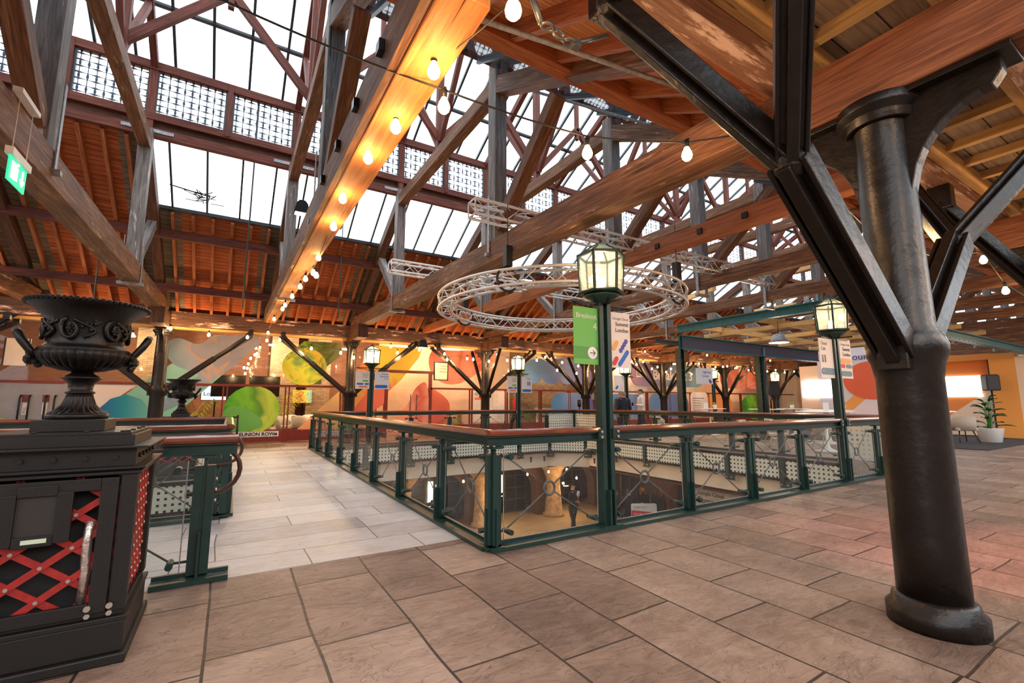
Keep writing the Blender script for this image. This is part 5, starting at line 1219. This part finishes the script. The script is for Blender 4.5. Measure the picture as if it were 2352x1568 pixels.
def palm(x, y, s, label, seed, mat='leaf'):
    random.seed(seed); r = empty('palm_plant', (x, y, 0), label, 'potted plant'); r.scale = (s, s, s)
    MB().lathe([(.16, 0), (.2, .35), (.18, .35), (.001, .32)], (0, 0, 0), 20).build('plant_pot', M['white'], r); lf = MB()
    for i in range(12):
        a = i * 2.4; e = random.uniform(.35, .95); tip = V((math.cos(a) * (1.05 - e * .6), math.sin(a) * (1.05 - e * .6), .35 + e)); base = V((0, 0, .35))
        for k in range(8):
            t = .3 + .7 * k / 8; c = base.lerp(tip, t) + V((0, 0, .25 * math.sin(t * PI * .8)))
            sd = V((-math.sin(a), math.cos(a), 0))
            for s_ in (-1, 1): leaf(lf, c, c + sd * s_ * .22 * (1.2 - t) + V((math.cos(a), math.sin(a), 0)) * .14 - V((0, 0, .06)), .03, .05)
    lf.build('fronds', M[mat], r)
palm(-1.05, 19.2, 1.15, 'palm plant behind the glass left of the green disc', 2, 'leafy'); palm(1.5, 19.0, 1.2, 'palm plant behind the glass right of the green disc', 5, 'leafy'); palm(-5.6, 16.6, 1.0, 'palm plant at the extreme left edge', 8, 'leafy')
palm(12.2, 18.0, .9, 'bright green plant behind the lamp post by the blue mural', 4); palm(21.9, 12.2, .9, 'dark bushy plant left of the stage wall', 9, 'leafd')
# high tables with small pots
def htable(x, y, R, label, items, potlabel):
    r = empty('high_table', (x, y, 0), label, 'high table')
    MB().lathe([(R - .01, 1.045), (R, 1.055), (R, 1.07), (R - .01, 1.075)], (0, 0, 0), 40).build('table_top', M['whitegl'], r)
    MB().lathe([(.32, 0), (.32, .012), (.2, .03), (.07, .09), (.04, .2), (.035, 1.045)], (0, 0, 0), 28).build('pedestal_leg', M['whitegl'], r)
    for (dx, dy) in items:
        p = empty('small_plant', (x + dx, y + dy, 1.075), potlabel, 'potted plant'); MB().lathe([(.06, 0), (.085, .15), (.075, .15), (.001, .13)], (0, 0, 0), 16).build('plant_pot', M['whitegl'], p)
        random.seed(int(x * 7)); lf = MB()
        for i in range(26): a = i * 2.4; e = random.uniform(.02, .1); leaf(lf, (0, 0, .14), (math.cos(a) * e * 1.2, math.sin(a) * e * 1.2, .2 + random.uniform(0, .08)), .05, 0)
        lf.build('foliage', M['leafy'], p)
for a in ((17.0, 12.1, .62, 'white high table left of the teal canopy post', [(.2, -.1)], 'small yellow green plant on the leftmost high table'), (17.3, 9.9, .62, 'white high table before the green disc, left one', [(0, 0)], 'small plant on the high table before the green disc'), (19.4, 10.0, .62, 'white high table before the green disc, right one', [(-.1, 0)], 'small yellow plant on the high table right of the green post'), (16.6, 7.5, .75, 'white high table in front of the left stage screen', [(.35, -.3)], 'small green plant on the high table before the stage screen'), (14.0, 6.4, .7, 'white high table nearest to the right hand railing', [], ''), (17.0, 5.2, .7, 'white high table beyond the right hand lamp post', [], '')): htable(*a)
for x, y, l in ((16.75, 12.1, 'white card stand on the leftmost high table'), (16.3, 7.4, 'white card stand on the high table before the stage screen')):
    m = MB().prism([(-.09, 0), (.09, 0), (.09, .24), (-.09, .24)], ((0, 0, 0), (.8, -.6, 0), ZZ, (.6, .8, 0)), .01).box(-.09, .09, -.03, .04, 0, .006).build('card_stand', M['white']); m.location = (x, y, 1.075); tag(m, l, 'card stand')
# armchairs
def armchair(x, y, rz, s, mat, leg, label, group=None):
    r = empty('armchair', (x, y, 0), label, 'armchair', group, rz); r.scale = (s, s, s)
    MB().prism([(-.26, -.24), (.26, -.24), (.29, .26), (-.29, .26)], ((0, 0, .38), U, (0, 1, 0), ZZ), .1).build('seat', M[mat], r, .03)
    sh = MB(); n = 18; P = []
    for i in range(n + 1):
        t = -.15 * PI + 1.3 * PI * i / n; a = t; k = abs(i / n - .5) * 2; h = .84 - .22 * k ** 2.2
        P.append((.33 * math.cos(a), .08 + .26 * math.sin(a), h))
    b = len(sh.v)
    for x_, y_, h in P:
        for zz in (.40, h):
            for q in (1, .84): sh.v.append(V((x_ * q * (1.0 if zz > .5 else .92), (y_ - .08) * q * (1.0 if zz > .5 else .92) + .08, zz)))
    for i in range(n):
        o = b + i * 4; p = o + 4
        for q in ((o, p, p + 2, o + 2), (o + 1, o + 3, p + 3, p + 1), (o + 2, p + 2, p + 3, o + 3), (o, o + 1, p + 1, p)): sh.face(q, ((0, 0), (1, 0), (1, 1), (0, 1)), True)
    for o, rev in ((b, 0), (b + n * 4, 1)): sh.face((o, o + 2, o + 3, o + 1) if not rev else (o, o + 1, o + 3, o + 2), ((0, 0), (1, 0), (1, 1), (0, 1)))
    sh.build('backrest', M[mat], r)
    for sx in (-1, 1):
        for sy in (-1, 1): MB().tube([(sx * .18, sy * .16, .39), (sx * .27, sy * .27, 0)], [.017, .011], 8).build('leg', M[leg], r)
armchair(20.6, 5.35, 2.4, 1.05, 'beige', 'black', 'beige armchair standing left of the tall planter'); armchair(18.8, 5.6, -1.2, 1.05, 'beige', 'black', 'beige armchair half hidden by the iron column')
for i, (x, y, rz) in enumerate(((2.3, 19.0, 2.6), (2.75, 19.9, 0), (1.9, 19.9, -.6), (3.35, 20.2, .4), (3.1, 19.0, 1.5), (4.3, 20.4, 0), (1.75, 18.9, .9))): armchair(x, y, rz, 1, 'whitef', 'black', 'white tub armchair behind the shopfront glass', 'white tub armchairs')
armchair(-6.0, 14.6, 0, 1.1, 'whitef', 'black', 'cream channelled armchair behind the large pedestal')
# low chairs and tables around the canopy
for i, (x, y, rz) in enumerate(((15.0, 6.9, 1), (15.7, 5.9, 2), (18.2, 7.0, .4), (13.6, 7.5, -1), (18.9, 8.4, 2.2), (20.2, 7.4, 1.2), (16.0, 8.9, 0), (19.6, 6.6, 1.0), (14.2, 9.2, 3), (15.5, 13.3, .5))): armchair(x, y, rz, .92, 'beige', 'woodleg', 'low pale chair with wooden legs among the high tables', 'low pale chairs')
# bench-like white pouf, belt barrier, bins, misc by the shopfronts
r = empty('belt_barrier', (.22, 16.5, 0), 'black belt barrier post before the green disc', 'barrier')
MB().cyl((0, 0, .02), (0, 0, .93), .03, 12).build('post', M['black'], r); MB().lathe([(.2, 0), (.2, .015), (.05, .035)], (0, 0, 0), 28).build('base', M['black'], r); MB().box(-.9, -.02, -.004, .004, .84, .89).build('belt', M['black'], r)
r = empty('clothes_rack', (25.5, 14.6, 0), 'dark clothes rack with yellow garments left of the stage', 'rack')
MB().tube([(-.5, 0, 0), (-.5, 0, 1.5), (.5, 0, 1.5), (.5, 0, 0)], .02, 8).build('rail', M['rod'], r)
for i in range(6): MB().box(-.4 + i * .15, -.3 + i * .15, -.15, .15, .6, 1.45).build('garment', M['amber' if i % 2 else 'blackf'], r)
r = empty('side_table', (7.6, 18.2, 0), 'slim wooden table with a bowl inside the shop right of the door', 'table')
MB().box(-.5, .9, -.2, .2, .78, .82).build('table_top', M['pale'], r)
for x in (-.45, .85): MB().box(x - .02, x + .02, -.18, .18, 0, .78).build('leg', M['pale'], r)
b = MB().lathe([(.05, 0), (.13, .09), (.12, .09), (.001, .02)], (0, 0, 0), 20).build('bowl', M['woodleg']); b.location = (7.4, 18.2, .82); tag(b, 'wooden bowl on the slim table in the shop', 'bowl')
random.seed(4); r = empty('dried_grass', (8.1, 17.9, 0), 'yellow green grasses standing below the slim table', 'plant'); lf = MB()
for i in range(30): a = random.uniform(0, 6.28); e = random.uniform(.1, .3); leaf(lf, (random.uniform(-.2, .2), 0, 0), (math.cos(a) * e, math.sin(a) * e * .5, random.uniform(.5, .9)), .03, 0)
lf.build('blades', M['leafy'], r)
m = MB().box(-.9, .9, -.3, .3, 0, 1.0).box(-.95, .95, -.35, .35, 1.0, 1.04).build('service_counter', M['whitegl']); m.location = (13.6, 18.3, 0); tag(m, 'bright white counter behind the glass right of the red jacket person', 'counter')
m = MB().prism(rrect(-.55, 0, .55, .42, .15), ((0, -.3, 0), U, ZZ, (0, 1, 0)), .6).build('pouf_bench', M['whitegl']); m.location = (14.9, 12.6, 0); tag(m, 'white rounded bench seat right of the two men', 'bench')
m = MB().lathe([(.22, 0), (.24, .02), (.24, .03), (.03, .05), (.025, 1.1), (.09, 1.12), (.09, 1.45), (.0, 1.45)], (0, 0, 0), 16).build('info_stand', M['black']); m.location = (14.1, 17.0, 0); tag(m, 'slim info stand before the yellow brick wall', 'stand')
r = empty('loudspeaker_rack', (24.6, 16.6, 0), 'dark equipment shelf far behind the orange discs', 'shelf'); MB().box(-.4, .4, -.2, .2, 0, .8).build('body', M['darkgrey'], r)

# ================================================================== LOWER HALL THINGS
def hang(x, y, z, label, e=26):
    r = empty('hanging_lamp', (x, y, z), label, 'pendant lamp')
    MB().lathe([(.04, .16), (.06, .1), (.2, .05), (.24, .02), (.24, 0)], (0, 0, 0), 24).build('lamp_shade', M['black'], r); MB().lathe([(.001, -.06), (.1, -.05), (.15, -.01), (.15, .0)], (0, 0, 0), 20).build('lamp_glow', M['shade'], r); MB().cyl((0, 0, .16), (0, 0, -z - 1.25), .008, 6).build('lamp_cord', M['black'], r)
    lamp_light('hanging_light', (0, 0, -.16), e, WARM, r, .08)
hang(8.9, 15.6, -2.15, 'hanging lamp downstairs left of the corner post'); hang(12.6, 16.2, -2.2, 'hanging lamp downstairs near the steward'); hang(6.2, 15.5, -2.2, 'hanging lamp downstairs behind the walkway railing')
for x, z, y in ((6.2, -1.5, 15.1), (9.9, -1.42, 15.1), (10.9, -1.40, 15.1), (11.8, -1.38, 15.1), (7.2, -1.45, 15.1), (12.3, -1.75, 15.1), (14.6, -1.35, 11.2), (13.9, -1.35, 10.2)): bulb((x, y, z), 1.1, 12 if y > 15 else 22, 'small warm bulb below the cream band of the lower hall', 'bulbs of the lower hall')  # last two bulbs are added to brighten the group downstairs
for x, y in ((12.0, 15.6), (8.6, 15.6)):
    r = empty('wall_lamp', (x, y, -2.0), 'warm wall lamp on a stone pier downstairs' + (' near the steward' if x > 10 else ' at the left'), 'wall lamp'); MB().ball((0, 0, 0), .05, 10).build('lamp_globe', M['bulb'], r); MB().cyl((0, .03, 0), (0, .2, 0), .02, 8).build('bracket', M['black'], r); lamp_light('wall_light', (0, -.15, 0), 12, WARM, r, .05)
r = empty('shelf_frame', (14.6, 14.4, -3.4), 'tall black metal shelf frame downstairs behind the people', 'shelf')
g = MB()
for x in (-.5, 0, .5): g.box(x - .02, x + .02, -.02, .02, 0, 2.0)
for z in (.1, .6, 1.1, 1.6, 1.98): g.box(-.5, .5, -.03, .03, z - .015, z + .015)
g.build('frame', M['black'], r)
bn = empty('lower_banner', (11.9, 9.1, -2.0), 'large grey banner with black lettering hanging below the right hand edge', 'banner')
MB().box(.0, .04, -3.4, .12, -1.2, .95).build('banner_cloth', plain('banner_grey', (.42, .36, .33), .7), bn)
text('lettering', 'Google Cloud', .15, (-.01, -.06, .66), (0, -1, 0), ZZ, M['ink'], bn, 'LEFT', .002); text('lettering', 'Summit London', .26, (-.01, -.06, .42), (0, -1, 0), ZZ, M['ink'], bn, 'LEFT', .002)
MB().box(-.02, .06, -3.42, .14, .93, .96).build('banner_rail', M['black'], bn)
r = empty('desk_sign', (11.85, 11.1, -3.4), 'white and red desk sign downstairs before the group', 'sign')
sg = MB(); sg.prism(rrect(-.42, .80, .42, 1.42, .06), ((0, 0, 0), (.87, -.5, 0), ZZ, (-.5, -.87, 0)), .03); sg.build('panel', M['whitegl'], r)
m = MB(); m.prism([(-.42, .78), (.42, .80), (.42, 1.13), (-.42, 1.22)], ((-.02, -.035, 0), (.87, -.5, 0), ZZ, (-.5, -.87, 0)), .006); m.build('red_band', M['redp'], r)
text('lettering', 'Google Cloud', .075, (-.33, .13, 1.29), (.87, -.5, 0), ZZ, M['inkg'], r, 'LEFT', .001)
text('lettering', 'Enter the', .07, (-.36, .10, 1.09), (.87, -.5, 0), ZZ, M['white'], r, 'LEFT', .001); text('lettering', 'Google Cloud', .07, (-.36, .10, 1.01), (.87, -.5, 0), ZZ, M['white'], r, 'LEFT', .001)
MB().box(-.03, .03, .0, .03, 0, .8).box(-.3, .3, -.05, .1, 0, .02).build('stand', M['black'], r)

# ================================================================== PEOPLE
def skin(name, pts, edges, mat, parent, sub=2, root=0):
    me = bpy.data.meshes.new(name); me.from_pydata([p[:3] for p in pts], edges, []); me.materials.append(M[mat])
    o = bpy.data.objects.new(name, me); COL.objects.link(o); o.parent = parent
    sk = o.modifiers.new('skin', 'SKIN'); sk.use_smooth_shade = True
    for i, p in enumerate(pts):
        v = me.skin_vertices[0].data[i]; v.radius = (p[3], p[4] if len(p) > 4 else p[3]); v.use_root = (i == root)
    ss = o.modifiers.new('sub', 'SUBSURF'); ss.levels = sub; ss.render_levels = sub
    dg = bpy.context.evaluated_depsgraph_get(); ev = bpy.data.meshes.new_from_object(o.evaluated_get(dg))
    o.modifiers.clear(); o.data = ev; ev.materials.clear(); ev.materials.append(M[mat])
    for f in ev.polygons: f.use_smooth = True
    return o
def person(x, y, rz, label, top='navyf', legs='navyf', hair='hair', armL=0, armR=0, H=1.75, z=0, open_front=None, longhair=False, cap=False, stride=.06):
    "faces -y locally; armL/armR: 0 hanging, 1 forearm raised forward, 2 folded"
    r = empty('person', (x, y, z), label, 'person', rz=rz); s = H / 1.75; r.scale = (s, s, s)
    def arm(sd, mode):
        sh = (sd * .19, 0, 1.42)
        if mode == 0: el = (sd * .235, .03, 1.14); wr = (sd * .235, -.05, .90); hd = V((0, -.02, -1))
        elif mode == 1: el = (sd * .235, .02, 1.15); wr = (sd * .20, -.24, 1.18); hd = V((-.1 * sd, -1, .1))
        else: el = (sd * .23, -.02, 1.15); wr = (sd * .02, -.2, 1.12); hd = V((-sd, -.2, .1))
        return sh, el, wr, hd.normalized()
    P = [(0, .01, .96, .14, .10), (0, 0, 1.12, .125, .095), (0, 0, 1.30, .15, .10), (0, .0, 1.42, .12, .08), (0, .01, 1.50, .052, .052), (0, 0, 1.575, .056, .06), (0, -.005, 1.64, .076, .09), (0, .005, 1.71, .062, .075)]
    Ed = [(0, 1), (1, 2), (2, 3), (3, 4), (4, 5), (5, 6), (6, 7)]
    wrists = []
    for sd, md in ((-1, armL), (1, armR)):
        sh, el, wr, hd = arm(sd, md); b = len(P); P += [sh + (.052,), el + (.040,), wr + (.027,), tuple(V(wr) + hd * .06) + (.030, .018), tuple(V(wr) + hd * .10) + (.030, .014)]
        Ed += [(3, b), (b, b + 1), (b + 1, b + 2), (b + 2, b + 3), (b + 3, b + 4)]; wrists.append((V(wr), hd, sd))
    for sd in (-1, 1):
        k = sd * stride; b = len(P); P += [(sd * .09, 0, .88, .088), (sd * .10, k, .50, .058), (sd * .105, k * 1.6 + .02, .10, .040), (sd * .11, k * 1.6 - .11, .04, .036)]
        Ed += [(0, b), (b, b + 1), (b + 1, b + 2), (b + 2, b + 3)]
    body = skin('body', P, Ed, 'skin', r)
    # fingers and thumb
    for w, hd, sd in wrists:
        pal = w + hd * .09; side = hd.cross(V((0, 1, 0)) if abs(hd.y) < .7 else V((0, 0, 1))).normalized(); nrm = hd.cross(side)
        fg = MB()
        for i, L_ in enumerate((.058, .068, .072, .062)):
            q = pal + side * (.012 - .018 + .017 * i - .012) ; fg.tube([q, q + hd * L_ * .5 + nrm * .006, q + hd * L_ * .85 + nrm * .02], [.0085, .008, .006], 6)
        q = w + hd * .035 - side * .03; fg.tube([q, q - side * .02 + hd * .03, q - side * .018 + hd * .055], [.010, .009, .007], 6)
        fg.build('fingers', M['skin'], body)
    # face
    fc = MB(); fc.lathe([(.001, -.012), (.011, -.006), (.009, .01), (.003, .03)], (0, -.096, 1.63), 8)
    for sd in (-1, 1): fc.lathe([(.001, -.03), (.010, -.018), (.014, .01), (.001, .03)], (sd * .079, .005, 1.635), 8)
    fc.build('nose_and_ears', M['skin'], body)
    ey = MB()
    for sd in (-1, 1): ey.ball((sd * .03, -.083, 1.655), .009, 8)
    ey.box(-.022, .022, -.091, -.086, 1.592, 1.597); ey.build('eyes_and_mouth', M['blackf'], body)
    hm = MB(); n = 16
    for i in range(7):
        t = i / 6
        for k in range(n):
            a = 2 * PI * k / n; back = max(0, math.sin(a)); low = 1.67 - .075 * back - (0 if back else -.02); zz = low + (1.765 - low) * math.sin(t * PI / 2); q = math.cos(t * PI / 2) * 1.0
            hm.v.append(V((.086 * math.cos(a) * max(q, .02), .012 + .100 * math.sin(a) * max(q, .02), zz)))
    for i in range(6):
        for k in range(n): q = (k + 1) % n; hm.face((i * n + k, i * n + q, (i + 1) * n + q, (i + 1) * n + k), ((0, 0), (1, 0), (1, 1), (0, 1)), True)
    ho = hm.build('hair', M['blackf' if cap else hair], r)
    if longhair: MB().lathe([(.05, 1.28), (.085, 1.32), (.095, 1.5), (.088, 1.66), (.02, 1.76)], (0, .035, 0), 16).build('long_hair', M[hair], ho)
    # clothing
    def loft(mb, secs, n=20):
        b = len(mb.v); m = len(secs)
        for cx, cy, z_, rx, ry in secs:
            for k in range(n): a = 2 * PI * k / n; ca, sa = math.cos(a), math.sin(a); e = .8; mb.v.append(V((cx + rx * abs(ca) ** e * (1 if ca >= 0 else -1), cy + ry * abs(sa) ** e * (1 if sa >= 0 else -1), z_)))
        for i in range(m - 1):
            for k in range(n): q = (k + 1) % n; mb.face((b + i * n + k, b + i * n + q, b + (i + 1) * n + q, b + (i + 1) * n + k), ((0, 0), (1, 0), (1, 1), (0, 1)), True)
        mb.face(tuple(range(b + n - 1, b - 1, -1)), tuple((0, 0) for _ in range(n))); mb.face(tuple(range(b + (m - 1) * n, b + m * n)), tuple((0, 0) for _ in range(n)))
    jk = MB(); loft(jk, [(0, .005, .83, .192, .140), (0, .005, .95, .182, .132), (0, 0, 1.08, .158, .118), (0, 0, 1.24, .178, .128), (0, .0, 1.36, .20, .125), (0, .005, 1.425, .185, .105), (0, .01, 1.465, .12, .085), (0, .012, 1.50, .076, .072), (0, .012, 1.54, .068, .066)])
    for sd, md in ((-1, armL), (1, armR)):
        sh, el, wr, hd = arm(sd, md); a = V(sh) + V((-sd * .02, 0, -.01)); e = V(el); w_ = V(wr); jk.tube([a, a.lerp(e, .15) + V((sd * .012, 0, 0)), a.lerp(e, .6), e, e.lerp(w_, .15), e.lerp(w_, .6), w_ - hd * .01], [.070, .072, .060, .055, .055, .048, .042], 12).ball(a + V((sd * .004, 0, .005)), .082, 14)
    tp = jk.build('jacket', M[top], r)
    if open_front: MB().prism([(-.05, .90), (.05, .90), (.06, 1.38), (0, 1.46), (-.06, 1.38)], ((0, -.138, 0), U, ZZ, (0, 1, 0)), .03).build('shirt_front', M[open_front], tp)
    if not open_front: MB().lathe([(.062, 1.52), (.067, 1.535), (.062, 1.56)], (0, .012, 0), 16).build('collar', M['shirt'], tp)
    tr = MB(); loft(tr, [(0, .01, .76, .16, .11), (0, .01, .84, .172, .122), (0, .01, .93, .165, .118), (0, .005, 1.0, .155, .112)])
    for sd in (-1, 1):
        k = sd * stride; tr.tube([(sd * .085, .01, .92), (sd * .09, .01, .78), (sd * .10, k, .50), (sd * .103, k * 1.3, .28), (sd * .105, k * 1.6 + .02, .07)], [.09, .098, .075, .068, .062], 14)
    tr.build('trousers', M[legs], r)
    sh = MB()
    for sd in (-1, 1):
        k = sd * stride * 1.6; c = V((sd * .108, k - .045, 0)); sh.prism([(-.045, -.14), (.045, -.14), (.05, -.02), (.042, .11), (-.042, .11), (-.05, -.02)], (tuple(c), U, (0, 1, 0), ZZ), .075)
    sh.build('shoes', M['blackf'], r, .015)
    return r
person(12.75, 12.75, 2.6, 'man in a navy suit seen from behind at the far railing', 'navyf', 'navyf', 'hairg', 0, 0, 1.72)
person(13.2, 13.35, -.55, 'man in a grey suit facing the man in navy, mostly hidden behind him', 'greyf', 'navyf', 'hairg', 0, 0, 1.76)
p = person(13.45, 12.55, 4.17, 'man in a white shirt holding a dark cup, standing at the far railing', 'shirt', 'navyf', 'hair', 0, 1, 1.82)
MB().lathe([(.028, 0), (.036, .10), (.037, .11), (.0, .11)], (.19, -.36, 1.15), 14).build('cup', M['blackf'], p)
person(10.55, 17.0, 1.2, 'person in a red jacket and pale top walking past the floor plan board', 'redf', 'blackf', 'hairg', 0, 0, 1.72, 0, 'shirt', False, False, .14)
p = person(10.9, 13.6, .35, 'steward in dark clothes and a cap holding up a round paddle downstairs', 'blackf', 'blackf', 'hair', 1, 0, 1.78, -3.4, None, False, True)
pd = MB().lathe([(.001, -.006), (.1, -.006), (.1, .006), (.001, .006)], (0, 0, 0), 24).build('paddle_disc', M['white'], p); pd.location = (-.2, -.34, 1.46); pd.rotation_euler = (PI / 2, 0, 0)
MB().cyl((-.2, -.33, 1.1), (-.2, -.33, 1.4), .012, 6).build('paddle_stick', M['redp'], p)
person(12.05, 11.95, 2.2, 'man in a black jacket with a shoulder bag in the group downstairs', 'blackf', 'blackf', 'hair', 2, 2, 1.74, -3.4)
person(13.1, 12.3, -.3, 'woman with long auburn hair in dark clothes, middle of the group downstairs', 'blackf', 'blackf', 'hairr', 1, 0, 1.68, -3.4, None, True)
person(13.3, 11.75, 2.6, 'woman with long brown hair seen from behind, right of the group downstairs', 'blackf', 'blackf', 'hair', 0, 1, 1.72, -3.4, None, True)
person(11.75, 12.3, .9, 'person with orange hair partly hidden by the nearest lamp post downstairs', 'blackf', 'blackf', 'hairr', 0, 0, 1.66, -3.4, None, True)
# cable mounted sensors under the cream edge
for i, (x, y) in enumerate(((9.6, 14.4), (10.2, 14.4), (11.35, 12.9), (11.35, 12.2))):
    m = MB().cyl((0, 0, 0), (0, 0, -.14), .03, 8).box(-.03, .03, -.03, .03, 0, .04).build('edge_spotlight', M['black']); m.location = (x, y, -.72); tag(m, 'small black spotlight clipped below the edge panels', 'spotlight', 'edge spotlights')

# ================================================================== extra room light from the hall's own lamps
r = empty('stage_light', (6.0, -.9, 3.2), 'red stage light on the aisle beam right of the viewer', 'stage light'); MB().cyl((0, 0, 0), (0, -.2, .15), .09, 14).build('can', M['black'], r)
lamp_light('red_beam', (0, .1, -.05), 330, (1, .05, .07), r, .05, (.8, (-.2, 2.2, -3.2)))
for i, (x, y, e) in enumerate(((-3, 19.6, 220), (1.2, 19.8, 280), (3.9, 19.8, 260), (6.0, 17.95, 80), (8.2, 17.95, 110), (13.5, 18.2, 110), (18.5, 17.95, 90), (23, 17.95, 90), (28, 17.95, 90))):
    r = empty('ceiling_lamp', (x, y, 3.5), 'ceiling lamp in the rooms behind the shopfronts', 'ceiling lamp', 'ceiling lamps behind the shopfronts'); MB().lathe([(.001, -.01), (.1, -.01), (.12, .02), (.1, .05), (.001, .05)], (0, 0, 0), 16).build('lamp_glow', M['shade'], r); MB().cyl((0, 0, .05), (0, 0, .6), .012, 6).build('lamp_rod', M['black'], r)
    lamp_light('room_light', (0, 0, -.12), e, WARM2, r, .12)

# small things about the roof
r = empty('roof_litter', (-.92, 12.45, 6.08), 'dark tangle of twigs and strips lying on the skylight', 'roof litter')
random.seed(12); mb = MB()
for i in range(26):
    a = random.uniform(0, 2 * PI); L_ = random.uniform(.08, .34); x, y = random.uniform(-.16, .2), random.uniform(-.1, .16)
    mb.bar((x, y, .02 - y * .6), (x + L_ * math.cos(a), y + L_ * .6 * math.sin(a), .05 - (y + L_ * .6 * math.sin(a)) * .6), .02, .012)
mb.bar((-.6, -.12, .10), (.1, .02, .05), .03, .02); mb.build('twigs', M['black'], r)
for x, y, z0, z1, l in ((.08, 12.3, 3.5, 8.1, 'thin vertical iron rod in front of the large left skylight'), (-2.9, 14.0, 3.5, 6.6, 'thin rusty rod hanging before the far left boards'), (2.35, 13.0, 3.6, 6.5, 'thin rod right of the orange tie beam')):
    m = MB().cyl((0, 0, z0), (.0, -1.1 if z1 > 8 else 0, z1), .018, 8).build('hanging_rod', M['rod']); m.location = (x, y, 0); tag(m, l, 'rod')
for k, x in enumerate(TX[2:9]):
    m = MB().box(-.42, .42, -.01, .01, -.035, .035).build('strap_plate', M['strap']); m.location = (x, 11.08, 6.74); tag(m, 'light steel strap plate bolted to the red glazing rail', 'strap plate', 'strap plates')

r = empty('chain_shackle', (1.22, 1.66, 3.16), 'rusty chain shackle and turnbuckle beside the bulb at the top centre', 'shackle')
for dx, a in ((0, 0), (.07, 1), (.14, 0)):
    MB().tube([V((dx + .035 * math.cos(t), .022 * math.sin(t) * (1 - a), -.012 * dx / .07 + .022 * math.sin(t) * a)) for t in [2 * PI * k / 14 for k in range(14)]], .008, 6, closed=True).build('chain_link', M['rod'], r)
MB().cyl((.17, 0, -.02), (.42, .02, .16), .012, 8).box(.16, .2, -.02, .02, -.04, .0).cyl((-.04, 0, 0), (-.1, 0, .14), .016, 8).build('turnbuckle', M['rod'], r)
